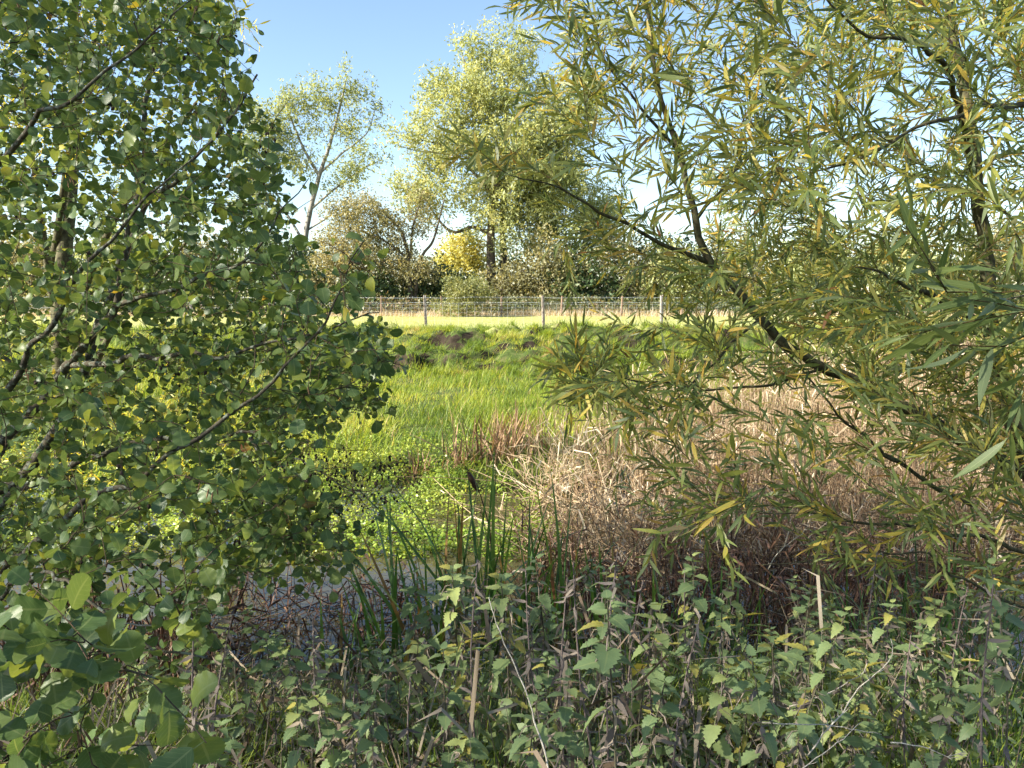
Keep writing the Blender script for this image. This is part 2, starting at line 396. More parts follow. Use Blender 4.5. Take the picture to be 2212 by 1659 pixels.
def ground_mat():
    m, N, L = nodes("earth")
    tc = N.new("ShaderNodeNewGeometry"); sp = N.new("ShaderNodeSeparateXYZ"); L.new(tc.outputs["Position"], sp.inputs[0])
    def noise(s, d=5):
        n = N.new("ShaderNodeTexNoise"); n.inputs["Scale"].default_value = s; n.inputs["Detail"].default_value = d; n.inputs["Roughness"].default_value = .65
        L.new(tc.outputs["Position"], n.inputs["Vector"]); return n.outputs["Fac"]
    n1, n2, n3 = noise(.8), noise(6), noise(35)
    mud_and_shade = ramp(N, [(.35, (.016, .012, .008)), (.65, (.045, .034, .024))]); L.new(n2, mud_and_shade.inputs[0])
    gr = ramp(N, [(.35, (.035, .055, .014)), (.5, (.06, .085, .022)), (.65, (.10, .10, .04))]); L.new(n2, gr.inputs[0])
    fl = ramp(N, [(.3, (.26, .28, .09)), (.5, (.35, .35, .13)), (.7, (.42, .39, .18))]); L.new(n3, fl.inputs[0])
    y = math_n(N, L, 'ADD', sp.outputs[1], math_n(N, L, 'MULTIPLY', math_n(N, L, 'SUBTRACT', n1, .5), 3))
    f1 = N.new("ShaderNodeMapRange"); f1.inputs[1].default_value = 10; f1.inputs[2].default_value = 11.5; L.new(y, f1.inputs[0])
    f2 = N.new("ShaderNodeMapRange"); f2.inputs[1].default_value = 25.5; f2.inputs[2].default_value = 27.5; L.new(y, f2.inputs[0])
    # dark bare earth on steep bank faces, also painting the shade of crevices
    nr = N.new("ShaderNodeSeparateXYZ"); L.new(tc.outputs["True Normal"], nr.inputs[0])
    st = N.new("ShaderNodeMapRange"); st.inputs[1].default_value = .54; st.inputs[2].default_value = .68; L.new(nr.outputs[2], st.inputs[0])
    c = mixc(N, L, f1.outputs[0], mud_and_shade.outputs[0], gr.outputs[0])
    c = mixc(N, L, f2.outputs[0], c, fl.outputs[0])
    c = mixc(N, L, st.outputs[0], mud_and_shade.outputs[0], c)
    p = N.new("ShaderNodeBsdfPrincipled"); L.new(c, p.inputs["Base Color"]); p.inputs["Roughness"].default_value = .95; p.inputs["Specular IOR Level"].default_value = .1
    b = N.new("ShaderNodeBump"); b.inputs["Strength"].default_value = .7; b.inputs["Distance"].default_value = .05; L.new(n3, b.inputs["Height"]); L.new(b.outputs[0], p.inputs["Normal"])
    o = N.new("ShaderNodeOutputMaterial"); L.new(p.outputs[0], o.inputs[0]); return m
def water_mat():
    m, N, L = nodes("stream_water")
    tc = N.new("ShaderNodeNewGeometry")
    mp = N.new("ShaderNodeMapping"); mp.inputs["Scale"].default_value = (1, 2.2, 1); L.new(tc.outputs["Position"], mp.inputs[0])
    n = N.new("ShaderNodeTexNoise"); n.inputs["Scale"].default_value = 3.5; n.inputs["Detail"].default_value = 3; L.new(mp.outputs[0], n.inputs["Vector"])
    p = N.new("ShaderNodeBsdfPrincipled"); p.inputs["Base Color"].default_value = (.050, .045, .022, 1)
    p.inputs["Roughness"].default_value = .02; p.inputs["IOR"].default_value = 1.33; p.inputs["Specular IOR Level"].default_value = .8
    b = N.new("ShaderNodeBump"); b.inputs["Strength"].default_value = .12; b.inputs["Distance"].default_value = .02; L.new(n.outputs["Fac"], b.inputs["Height"]); L.new(b.outputs[0], p.inputs["Normal"])
    o = N.new("ShaderNodeOutputMaterial"); L.new(p.outputs[0], o.inputs[0]); return m
M['ground'] = ground_mat(); M['water'] = water_mat()

# ------------------------------------------------------------------ setting: ground and stream
def axis(fine0, fine1, step, lim0, lim1, grow=1.25):
    a = list(np.arange(fine0, fine1 + 1e-6, step)); d = step
    while a[-1] < lim1: d *= grow; a.append(a[-1] + d)
    d = step
    while a[0] > lim0: d *= grow; a.insert(0, a[0] - d)
    return np.array(a)
gx = axis(-14, 14, .17, -500, 500); gy = axis(-1, 29, .13, -60, 900)
GX, GY = np.meshgrid(gx, gy, indexing='ij'); GZ = ground(GX, GY)
nx, ny = GX.shape
i, j = np.meshgrid(np.arange(nx - 1), np.arange(ny - 1), indexing='ij'); q = lambda a, b: a * ny + b
GF = np.concatenate([np.stack([q(i, j), q(i + 1, j), q(i + 1, j + 1)], -1).reshape(-1, 3), np.stack([q(i, j), q(i + 1, j + 1), q(i, j + 1)], -1).reshape(-1, 3)])
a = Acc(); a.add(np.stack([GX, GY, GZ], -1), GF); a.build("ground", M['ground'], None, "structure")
a = Acc(); a.add([(-500, 2.5, WATER_Z), (500, 2.5, WATER_Z), (500, 12, WATER_Z), (-500, 12, WATER_Z)], [(0, 1, 2), (0, 2, 3)]); a.build("stream", M['water'], None, "structure")

# ------------------------------------------------------------------ tree growing
class Skel:
    def __init__(s): s.P = np.zeros((200000, 3)); s.Rr = np.zeros(200000); s.T = np.zeros((200000, 3)); s.n = 0; s.limbs = []; s.twigs = []
    def _push(s, P, r):
        k = len(P); T = unit(np.gradient(P, axis=0)) if k > 1 else np.zeros((1, 3))
        s.P[s.n:s.n + k] = P; s.Rr[s.n:s.n + k] = r; s.T[s.n:s.n + k] = T; s.n += k
    def limb(s, pts, r0, r1, step=.06, wob=0):
        P = smooth_line(pts, step)
        if wob: P[1:] += np.minimum(1, np.arange(1, len(P)) / 8)[:, None] * wob * np.stack([fbm(np.arange(1, len(P)) * .3 + k * 31.7, np.zeros(len(P) - 1), k) for k in range(3)], -1)
        r = np.linspace(r0, r1, len(P)); s._push(P, r); s.limbs.append((P, r)); return P
    def grow(s, targets, step=.05, up=.35, tip=.0014, taper=.0075, maxlen=3.0, sag=0.0, minlen=.03, bias=(0, 0, 0)):
        bias = np.asarray(bias, float)
        t0 = s.P[:s.n:3]
        d0 = np.array([np.min(((t0 - t) ** 2).sum(1)) for t in targets])
        for t in targets[np.argsort(d0)]:
            v = t - s.P[:s.n]; d = np.sqrt((v ** 2).sum(1))
            along = (v * s.T[:s.n]).sum(1) / (d + 1e-6)
            cost = d * (1.15 - .3 * along) + up * np.maximum(0, s.P[:s.n, 2] - t[2]) - v @ bias
            k = int(np.argmin(cost)); L = d[k]
            if L < minlen or L > maxlen: continue
            p0 = s.P[k]; tg = s.T[k] if along[k] > -.2 else unit(v[k])
            n = max(3, int(L / step)); u = (np.arange(n + 1) / n)[:, None]
            c = p0 + tg * L * .35 + np.array([0, 0, sag * L])
            P = (1 - u) ** 2 * p0 + 2 * u * (1 - u) * c + u * u * t
            P[1:-1] += rng.normal(0, step * .12, (n - 1, 3))
            r0 = min(s.Rr[k] * .75, tip + taper * L); r = np.linspace(max(r0, tip * 1.2), tip, n + 1)
            s._push(P[1:], r[1:]); s.twigs.append((P, r))
    def nearest(s, t):
        return s.P[np.argmin(((s.P[:s.n] - t) ** 2).sum(1))]

def inpoly(poly, n):
    """n points inside a polygon in the picture"""
    poly = np.asarray(poly, float); lo, hi = poly.min(0), poly.max(0); out = np.zeros((0, 2))
    while len(out) < n:
        p = rng.uniform(lo, hi, (n * 3, 2)); ins = np.zeros(len(p), bool)
        x0, y0 = poly[:, 0], poly[:, 1]; x1, y1 = np.roll(x0, -1), np.roll(y0, -1)
        for a_, b_, c_, d_ in zip(x0, y0, x1, y1):
            cr = ((b_ > p[:, 1]) != (d_ > p[:, 1])) & (p[:, 0] < (c_ - a_) * (p[:, 1] - b_) / (d_ - b_ + 1e-9) + a_)
            ins ^= cr
        out = np.concatenate([out, p[ins]])
    return out[:n]
def thin(T, sc, thr, seed):
    """leave open patches in a crown: drop targets where a slow noise is low"""
    n_ = vnoise(T[:, 0] * sc + T[:, 1] * .5, T[:, 2] * sc - T[:, 1] * .6, seed) + rng.normal(0, .12, len(T))
    return T[(n_ > thr) | (rng.random(len(T)) < .22) | (T[:, 1] < 1.8)]
def region(poly, d0, d1, n):
    p = inpoly(poly, n); d = (d0 ** 3 + (d1 ** 3 - d0 ** 3) * rng.random(n)) ** (1 / 3)
    return at(p[:, 0], p[:, 1], d)

def leaves_on(chains, spacing, back, splay, size, jitter=.25, nbias=(0, -.4, .7), nrand=.7, droop=.1, side_twigs=0, side_len=(.1, .2)):
    """leaves set alternately along the last `back` metres of each twig -> P, D, N, S and the extra side twigs"""
    Ps, Ds, Ts, extra = [], [], [], []
    work = list(chains)
    for P, r in chains:
        if not side_twigs: break
        L = len(P)
        for _ in range(rng.poisson(side_twigs)):
            k = rng.integers(max(1, L // 3), L); tg = unit(P[min(k, L - 1)] - P[k - 1])
            dr = unit(tg * .8 + rng.normal(0, .55, 3) + [0, 0, .1]); ln = rng.uniform(*side_len)
            u = np.linspace(0, 1, 5)[:, None]; Q = P[k] + dr * ln * u + np.array([0, 0, -droop * ln]) * u ** 2
            c = (Q, np.linspace(.0016, .001, 5)); extra.append(c); work.append(c)
    for P, r in work:
        seg = np.linalg.norm(np.diff(P, axis=0), axis=1); cum = np.concatenate([[0], np.cumsum(seg)]); L = cum[-1]
        s0 = max(0.02, L - back); n = int((L - s0) / spacing) + 1
        s = L - np.arange(n) * spacing - rng.uniform(0, spacing * .5, n); s = s[s > 0.01]
        if len(s) == 0: continue
        pos = np.stack([np.interp(s, cum, P[:, k]) for k in range(3)], -1)
        k = np.clip(np.searchsorted(cum, s) - 1, 0, len(seg) - 1); tg = unit((P[1:] - P[:-1])[k])
        ang = np.arange(len(s)) * 2.4 + rng.uniform(0, 6.28) + rng.normal(0, .3, len(s))
        ref = np.array([.2, .3, .93]); A = unit(np.cross(tg, ref)); B = np.cross(tg, A)
        sd = np.cos(ang)[:, None] * A + np.sin(ang)[:, None] * B
        D = unit(tg * math.cos(splay) + sd * math.sin(splay) + rng.normal(0, jitter, (len(s), 3)) + np.array([0, 0, -droop]))
        Ps.append(pos); Ds.append(D); Ts.append(tg)
    P, D = np.concatenate(Ps), np.concatenate(Ds); n = len(P)
    Nn = unit(np.array(nbias) + rng.normal(0, nrand, (n, 3)))
    S = rng.uniform(size[0], size[1], n)
    return P, D, Nn, S, extra

def emit_leaves(root, P, D, Nn, S, tint, fine, coarse, mat, n_obj, leaf_name="leaf", mass="foliage"):
    """the n_obj leaves that show largest become objects, the rest one mass"""
    px, py, f = proj(P); vis = (px > -40) & (px < 2250) & (py > -40) & (py < 1700) & (f > .3)
    score = np.where(vis, S / np.maximum(f, .3), 0); order = np.argsort(-score)
    own = order[:n_obj]; rest = order[n_obj:]
    Mx = frames(D, Nn, S)
    if n_obj:
        meshes = []
        for vi, tm in enumerate(fine):
            for lev in range(6):
                a_ = Acc(); a_.add(*tm, T=0); 
                tv = np.quantile(tint[own], (lev + .5) / 6); a_.T[0][:] = tv
                meshes.append((tv, a_.mesh(leaf_name, mat)))
        for k in own:
            lev = int(np.searchsorted(np.quantile(tint[own], [1/6, 2/6, 3/6, 4/6, 5/6]), tint[k])); vi = int(rng.integers(len(fine)))
            o = bpy.data.objects.new(leaf_name, meshes[vi * 6 + lev][1])
            m4 = Matrix.Identity(4)
            for r_ in range(3):
                for c_ in range(3): m4[r_][c_] = float(Mx[k][r_, c_])
                m4[r_][3] = float(P[k][r_])
            link(o, root); o.matrix_basis = m4
    acc = Acc()
    for vi, tm in enumerate(coarse):
        sel = rest[vi::len(coarse)]
        scatter(acc, tm, Mx[sel], P[sel], tint[sel])
    acc.build(mass, mat, root, "stuff")

def emit_wood(root, sk, extra, bark, twig, names, sides=9):
    for (P, r), nm in zip(sk.limbs, names):
        a_ = Acc(); rr = r * (1 + .25 * fbm(np.arange(len(P)) * .25, np.full(len(P), r[0] * 977), 4)); V, F, U = tube(P, rr, sides, True); a_.add(V, F, U); a_.build(nm, bark, root)
    a_ = Acc()
    for P, r in sk.twigs + extra: a_.add(*tube(P, r, 3))
    a_.build("twigs", twig, root, "stuff")

# ------------------------------------------------------------------ alder on the near bank (left)
def build_alder():
    base = np.array([-3.3, 4.3, float(ground(-3.3, 4.3))])
    root = thing("alder_tree", "leaning alder with round dark green leaves, black cones and lichened boughs over the water", "tree", base)
    sk = Skel(); names = []
    def limb(pts, r0, r1, nm="branch"): names.append(nm); return sk.limb(pts, r0 * .85, r1 * .5, wob=.09)
    up = lambda z, x=0, y=0: base + [x, y, z]
    limb([base - [0, 0, .2], up(.5, .03), up(1.2, .1, .05), up(2.2, .25, .15), up(3.4, .3, .3), up(4.8, .45, .3)], .085, .03, "trunk")
    limb([up(.3), *at([-90, 90, 190, 215, 265, 300, 315, 340], [1150, 980, 800, 700, 560, 380, 250, -80], [4.3, 4.3, 4.3, 4.4, 4.5, 4.6, 4.7, 4.8])], .05, .012, "stem")
    limb([up(.5), *at([-60, 60, 150, 250, 300, 380, 450, 520, 560], [1050, 900, 790, 660, 480, 372, 300, 236, 160], [4.0, 3.9, 3.8, 3.7, 3.7, 3.6, 3.6, 3.6, 3.6])], .05, .008, "stem")
    limb([up(.15), *at([-140, 40, 160, 290, 360, 468, 562, 612, 677, 735, 776], [1330, 1210, 1107, 1028, 968, 920, 851, 790, 725, 610, 520], [3.6, 2.9, 2.7, 2.6, 2.6, 2.6, 2.6, 2.55, 2.5, 2.4, 2.3])], .035, .004, "bough")
    limb([up(.35), *at([-120, 120, 300, 414, 540, 590, 640, 720, 790], [1180, 1020, 960, 956, 942, 975, 985, 1035, 1060], [4.1, 3.8, 3.6, 3.5, 3.4, 3.4, 3.4, 3.4, 3.5])], .036, .004, "bough")
    limb([*at([540, 575, 600, 640, 690], [944, 1000, 1065, 1100, 1165], [3.4, 3.4, 3.4, 3.4, 3.4])], .014, .003)
    limb([*at([250, 370, 470, 560, 620, 665], [660, 620, 590, 520, 440, 370], [3.7, 3.5, 3.4, 3.3, 3.3, 3.3])], .016, .004)
    limb([*at([150, 330, 480, 600, 720, 830], [790, 770, 760, 740, 700, 670], [3.8, 3.4, 3.2, 3.1, 3.0, 2.9])], .018, .004)
    limb([*at([-120, 60, 200, 330, 470], [1020, 760, 560, 420, 300], [3.4, 3.0, 2.8, 2.7, 2.7])], .022, .004)
    limb([*at([-200, 0, 150, 300, 420], [560, 330, 200, 110, -20], [3.2, 2.9, 2.7, 2.7, 2.7])], .02, .004)
    limb([up(.1), *at([-420, -200, -60, 60, 200, 330], [1500, 1440, 1420, 1440, 1470, 1490], [2.6, 1.9, 1.55, 1.45, 1.4, 1.38])], .02, .004, "bough")
    limb([up(.05), *at([-100, 60, 150, 230, 330, 450], [1420, 1240, 1260, 1310, 1400, 1425], [3.2, 2.3, 2.1, 2.05, 2.05, 2.1])], .022, .006, "bough")
    T = [region([(-500, -250), (490, -250), (505, 0), (520, 150), (575, 260), (620, 330), (670, 400), (640, 470), (600, 520), (640, 560), (-500, 560)], 2.6, 6.0, 2200),
         region([(-500, 560), (660, 560), (700, 620), (800, 670), (830, 800), (825, 870), (760, 900), (680, 960), (-500, 960)], 2.3, 5.2, 1200),
         region([(560, 560), (690, 600), (800, 670), (835, 760), (830, 870), (700, 900), (560, 900)], 2.4, 3.6, 130),
         region([(-400, 960), (650, 960), (700, 1000), (600, 1120), (450, 1190), (-400, 1230)], 2.1, 4.8, 380),
         region([(-150, 1330), (180, 1380), (330, 1440), (400, 1540), (340, 1680), (-150, 1700)], 1.22, 1.55, 26),
         region([(0, 1180), (420, 1200), (440, 1420), (250, 1380), (0, 1350)], 1.9, 2.9, 60),
         region([(430, 1080), (720, 1060), (700, 1180), (560, 1260), (430, 1260)], 2.6, 3.6, 80),
         region([(560, 1110), (860, 1090), (800, 1200), (640, 1260)], 2.9, 3.7, 40),
         region([(730, 520), (790, 500), (790, 620), (720, 640)], 2.25, 2.4, 14)]
    sk.grow(thin(np.concatenate(T), 1.5, .33, 33), .06, up=.3, sag=.06, bias=(.22, -.05, .2))
    ntw = len(sk.twigs)
    cone_t = region([(620, 940), (860, 980), (930, 1020), (900, 1080), (760, 1120), (640, 1100)], 3.1, 3.8, 130)
    sk.grow(cone_t, .05, up=0)
    leafy, bare = sk.twigs[:ntw], sk.twigs[ntw:]
    P, D, Nn, S, extra = leaves_on(leafy, .034, .34, R(62), (.024, .058), .4, (0.05, -.35, .5), .9, .12, 1.3, (.08, .18))
    px, py, f = proj(P)
    lim = np.interp(py, [-300, 0, 150, 260, 400, 465, 490, 560, 680, 780, 900, 980, 1100, 1200], [520, 535, 560, 610, 690, 690, 830, 850, 880, 875, 885, 850, 850, 800])
    keep = (px < lim + rng.normal(0, 12, len(px))) & (f > .9) & ~((py > 1275) & (py < 1460) & (px > 470))
    S = np.where(f < 1.8, S * 1.25, S)
    keep &= (px > -120) | (rng.random(len(px)) < .6)
    P, D, Nn, S = P[keep], D[keep], Nn[keep], S[keep]
    tint = np.clip(rng.beta(1.8, 2.2, len(P)) * .9, 0, .84); yl = rng.random(len(P)) < .014; tint[yl] = rng.uniform(.86, 1, yl.sum())
    emit_leaves(root, P, D, Nn, S, tint, ALDER, ALDER_S, M['alder'], 300)
    emit_wood(root, sk, extra, M['alderbark'], M['aldertwig'], names)
    # cones and catkins, both hanging in little bunches
    ico_r = np.linspace(0, 1, 5); cr = np.array([.25, .85, 1, .7, .12])
    con = tube(np.stack([0 * ico_r, ico_r * 1.6, 0 * ico_r], -1), cr * .55, 6); cat = tube(np.stack([0 * ico_r, ico_r, .03 * ico_r], -1), np.array([.5, 1, 1, .9, .2]) * .075, 5)
    ac, ak = Acc(), Acc()
    def bunch(acc, tm, sel, per, size, spread):
        for P_, r_ in sel:
            k = rng.integers(len(P_) // 2, len(P_)); n = rng.integers(per[0], per[1])
            p = P_[k] + rng.normal(0, spread, (n, 3)) + [0, 0, -spread]; d = unit(rng.normal(0, .45, (n, 3)) + [0, 0, -1])
            scatter(acc, (np.asarray(tm[0], np.float32), tm[1], tm[2]), frames(d, unit(rng.normal(size=(n, 3))), rng.uniform(*size, n)), p, np.zeros(n))
    bunch(ac, con, bare[::2], (2, 6), (.008, .012), .02)
    pick = [leafy[k] for k in rng.choice(len(leafy), 420, replace=False)]
    bunch(ac, con, pick[:260], (2, 5), (.008, .0125), .016)
    bunch(ak, cat, pick[200:], (3, 6), (.022, .034), .010)
    ac.build("cones", M['cone'], root, "stuff"); ak.build("catkins", M['catkin'], root, "stuff")

# ------------------------------------------------------------------ willow on the near bank (right)
def build_willow():
    bx, by = 3.35, 4.4
    base = np.array([bx, by, float(ground(bx, by))])
    root = thing("willow_tree", "spreading willow with long narrow green and yellow leaves leaning over the reeds", "tree", base)
    sk = Skel(); names = []
    def limb(px, py, d, r0, r1, nm="branch", pre=()): names.append(nm); return sk.limb([*pre, *at(px, py, d)], r0 * .8, r1 * .5, wob=.06)
    limb([2290, 2225, 2180, 2140, 2128, 2112, 2090, 2060, 2030], [1150, 1000, 850, 700, 560, 420, 250, 60, -250], [4.5, 4.55, 4.6, 4.6, 4.6, 4.6, 4.6, 4.6, 4.6], .095, .035, "trunk", [base - [0, 0, .2], base + [-.05, .03, .4]])
    limb([2310, 2180, 2050, 1850, 1700, 1600, 1530, 1500, 1470, 1425, 1396, 1375], [1110, 1000, 930, 830, 745, 640, 565, 480, 330, 180, 20, -160], [4.45, 4.45, 4.4, 4.3, 4.2, 4.1, 4.05, 4.0, 3.95, 3.9, 3.9, 3.9], .075, .010, "bough", [base + [0, 0, .15]])
    limb([1530, 1400, 1290, 1180, 1100], [566, 512, 455, 400, 368], [4.05, 3.8, 3.6, 3.45, 3.35], .018, .004, "bough")
    limb([2130, 2050, 1990, 1930, 1850], [700, 660, 632, 605, 575], [4.6, 4.45, 4.3, 4.2, 4.1], .032, .010, "bough")
    limb([2105, 2040, 1960, 1880, 1800, 1740], [380, 150, 88, 70, 10, -100], [4.6, 4.0, 3.6, 3.5, 3.4, 3.4], .026, .006, "bough")
    limb([2330, 2212, 2080, 2000, 1900, 1780, 1650], [300, 232, 240, 268, 320, 365, 400], [3.9, 3.6, 3.3, 3.2, 3.1, 3.05, 3.0], .022, .004, "bough")
    limb([2330, 2200, 2050, 1900, 1720, 1580], [1280, 1190, 1150, 1130, 1105, 1112], [3.9, 3.6, 3.5, 3.4, 3.3, 3.2], .018, .004, "bough")
    limb([2250, 2050, 1990, 1900, 1780, 1650], [1330, 1240, 1195, 1190, 1205, 1215], [3.6, 3.3, 3.2, 3.1, 3.1, 3.0], .010, .003)
    limb([2100, 2000, 1880, 1810, 1770, 1700, 1640], [1090, 1040, 960, 890, 845, 760, 690], [4.3, 4.2, 4.0, 3.9, 3.85, 3.8, 3.8], .018, .004)
    limb([1775, 1660, 1560, 1416, 1320, 1230], [797, 828, 842, 828, 800, 770], [4.25, 4.05, 3.95, 3.8, 3.7, 3.6], .012, .003)
    limb([1640, 1560, 1470, 1380, 1290], [690, 760, 850, 900, 950], [4.1, 3.9, 3.7, 3.6, 3.6], .010, .003)
    limb([1500, 1560, 1640, 1700], [480, 400, 300, 160], [4.0, 4.3, 4.6, 4.9], .014, .004)
    limb([2112, 1980, 1850, 1720], [420, 380, 330, 200], [4.6, 5.2, 5.8, 6.2], .025, .006)
    limb([2140, 2000, 1860, 1720, 1600], [700, 560, 500, 470, 450], [4.6, 5.2, 5.8, 6.2, 6.4], .028, .006)
    limb([1470, 1400, 1330, 1270, 1200], [330, 250, 170, 110, 40], [3.95, 3.8, 3.7, 3.6, 3.6], .012, .003)
    limb([2450, 2350, 2250, 2180], [880, 720, 660, 640], [1.9, 1.5, 1.3, 1.22], .008, .003)
    T = [region([(1060, -20), (1150, -200), (1430, -200), (1500, 400), (1480, 600), (1330, 600), (1210, 560), (1180, 480), (1040, 400), (1030, 320), (1120, 300), (1080, 190), (1110, 90)], 2.9, 4.4, 380),
         region([(1430, -200), (2700, -200), (2700, 300), (1480, 300)], 2.3, 6.6, 1300),
         region([(1500, 300), (2700, 300), (2700, 700), (1500, 660)], 2.2, 6.6, 1350),
         region([(1260, 650), (2700, 680), (2700, 1000), (1700, 1000), (1450, 950), (1210, 850), (1190, 760)], 2.4, 4.8, 520),
         region([(1700, 620), (2700, 680), (2700, 1000), (1800, 1000)], 2.5, 6.4, 280),
         region([(1300, 960), (1700, 1000), (2700, 1000), (2700, 1290), (1900, 1290), (1700, 1230), (1450, 1200), (1370, 1130)], 2.6, 4.4, 250),
         region([(1000, 330), (1120, 290), (1220, 420), (1150, 470), (1010, 400)], 3.0, 3.6, 26),
         region([(1060, -60), (1280, -60), (1280, 140), (1110, 70)], 3.1, 3.8, 34),
         region([(1150, 760), (1280, 740), (1330, 900), (1200, 880)], 3.0, 3.7, 20),
         region([(2000, 560), (2250, 520), (2280, 900), (2120, 880), (1990, 760)], 1.12, 1.4, 5)]
    sk.grow(thin(np.concatenate(T), 1.4, .42, 37), .06, up=.15, sag=.10, bias=(-.36, -.05, .2))
    P, D, Nn, S, extra = leaves_on(sk.twigs, .019, .44, R(31), (.065, .12), .12, (0, -.3, .6), .6, .07, .8, (.12, .28))
    px, py, f = proj(P); keep = (f > 1.0) & ~((px < 1180) & (py > 640)) & ~((px < 1330) & (py > 880) & (rng.random(len(px)) < .6)) & ~((px < 1120) & (rng.random(len(px)) < .15))
    keep &= (px < 2340) | (rng.random(len(px)) < .6)
    keep &= ~((f < 1.7) & ((px < 1930) | (py < 430)))
    P, D, Nn, S = P[keep], D[keep], Nn[keep], S[keep]; f = f[keep]
    base_t = .33 + .5 * fbm(P[:, 0] * 2.2, P[:, 2] * 2.2 + P[:, 1], 21)
    tint = np.clip(base_t + rng.normal(0, .16, len(P)), 0, .72)
    yl = rng.random(len(P)) < .15; tint[yl] = rng.uniform(.7, .93, yl.sum()); br = rng.random(len(P)) < .012; tint[br] = rng.uniform(.95, 1, br.sum())
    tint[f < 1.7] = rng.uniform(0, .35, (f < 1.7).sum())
    emit_leaves(root, P, D, Nn, S, tint, WILLOW, WILLOW_S, M['willow'], 300)
    emit_wood(root, sk, extra, M['willowbark'], M['willowtwig'], names)

# ------------------------------------------------------------------ sunlit willow across the water, behind the alder
def build_back_willow():
    base = np.array([-5.9, 9.9, float(ground(-5.9, 9.9))])
    root = thing("willow_tree", "sunlit yellow-leaved willow across the water, seen through the alder's gaps", "tree", base)
    sk = Skel(); names = ["trunk"]
    sk.limb([base - [0, 0, .2], base + [.1, 0, 1], base + [.2, -.1, 2.6], base + [.5, -.1, 4.6], base + [.7, -.2, 7]], .14, .04, .15)
    for (dx, dy, dz, z0) in ((2.6, -1.8, 3.4, 1.0), (2.9, -2.3, 4.6, 2.0), (-2, -.8, 3, 1.5), (2.2, -2, 6.2, 3.2), (.8, -1.5, 5, 2.4), (3.0, -.6, 1.0, .7)):
        names.append("bough"); sk.limb([base + [.1, 0, z0], base + [dx * .5, dy * .5, z0 + (dz - z0) * .6], base + [dx, dy, dz]], .055, .015, .15)
    T = np.concatenate([region([(-700, -250), (545, -250), (565, 60), (550, 220), (470, 300), (380, 430), (-700, 480)], 6.7, 8.9, 420),
                        region([(-700, 800), (500, 800), (560, 960), (480, 1090), (-700, 1100)], 8.3, 10.4, 330)])
    sk.grow(T, .14, up=.1)
    P, D, Nn, S, extra = leaves_on(sk.twigs, .036, .6, R(35), (.08, .13), .25, (-.3, 0, .5), .7, .18, .7, (.25, .5))
    tint = np.clip(rng.normal(.45, .25, len(P)), 0, 1)
    emit_leaves(root, P, D, Nn, S, tint, WILLOW, WILLOW_S, M['golden'], 0)
    emit_wood(root, sk, extra, M['willowbark'], M['willowtwig'], names, 7)

# ------------------------------------------------------------------ far trees and shrubs
SPR = {k: [spray_t(n, s, 40 + i, asp, sp) for i in range(4)] for k, (n, s, asp, sp) in
       dict(ash=(8, .27, .34, .32), fine=(8, .15, .55, .26), med=(8, .20, .5, .28), shade=(6, .15, .6, .5)).items()}
def far_tree(name, label, cat, base, limbs, lobes, n, per, spread, spr, mat, bark, group=None, wood=True, limb_names=None, tintc=.5, tintw=.28, step=.4, scale=(.7, 1.3), twig_r=.012):
    root = thing(name, label, cat, base, group)
    sk = Skel(); names = []
    for li, (pts, r0, r1) in enumerate(limbs):
        sk.limb(pts, r0, r1, step * .6, wob=step * .25); names.append("trunk" if li == 0 else (limb_names or "limb"))
    vol = np.array([l[1] * l[2] * l[3] for l in lobes]); T = []
    for (c, rx, ry, rz), k in zip(lobes, rng.multinomial(n, vol / vol.sum())):
        v = unit(rng.normal(size=(k, 3))) * (rng.random(k) ** (1 / 2.3))[:, None]
        T.append(np.asarray(c) + v * [rx, ry, rz])
    T = np.concatenate(T); T = T[T[:, 2] > ground(T[:, 0], T[:, 1]) + .05]
    sk.grow(T, step, up=.3, tip=twig_r, taper=.02, maxlen=30, minlen=step * 1.4)
    ends = np.concatenate([np.stack([P[-1], P[-1 - len(P) // 3]]) for P, r in sk.twigs])
    c = np.repeat(ends, per, axis=0) + rng.normal(0, spread, (len(ends) * per, 3))
    k = len(c); Mx = frames(rng.normal(size=(k, 3)), rng.normal(size=(k, 3)), rng.uniform(*scale, k))
    tint = np.clip(tintc + tintw * (1.6 * fbm(c[:, 0] * .8, c[:, 2] * .8 + c[:, 1] * .5, 31) + rng.normal(0, .45, k)), 0, 1)
    acc = Acc()
    for vi, tm in enumerate(SPR[spr]): scatter(acc, tm, Mx[vi::4], c[vi::4], tint[vi::4])
    acc.build("crown", mat, root, "stuff")
    for (P, r), nm in zip(sk.limbs, names):
        a_ = Acc(); a_.add(*tube(P, r, 8, True)); a_.build(nm, bark, root)
    if wood:
        a_ = Acc()
        for P, r in sk.twigs: a_.add(*tube(P, r, 3))
        a_.build("twigs", bark, root, "stuff")
    return root
def lob(px, py, y, rpx, rpy=None, ry=None):
    s = y / FPX; rpy = rpy or rpx
    return (at(px, py, y), rpx * s, (ry or .8 * rpx * s), rpy * s)
def gpt(px, y): 
    x = float(at(px, 640, y)[0]); return np.array([x, y, float(ground(x, y))])

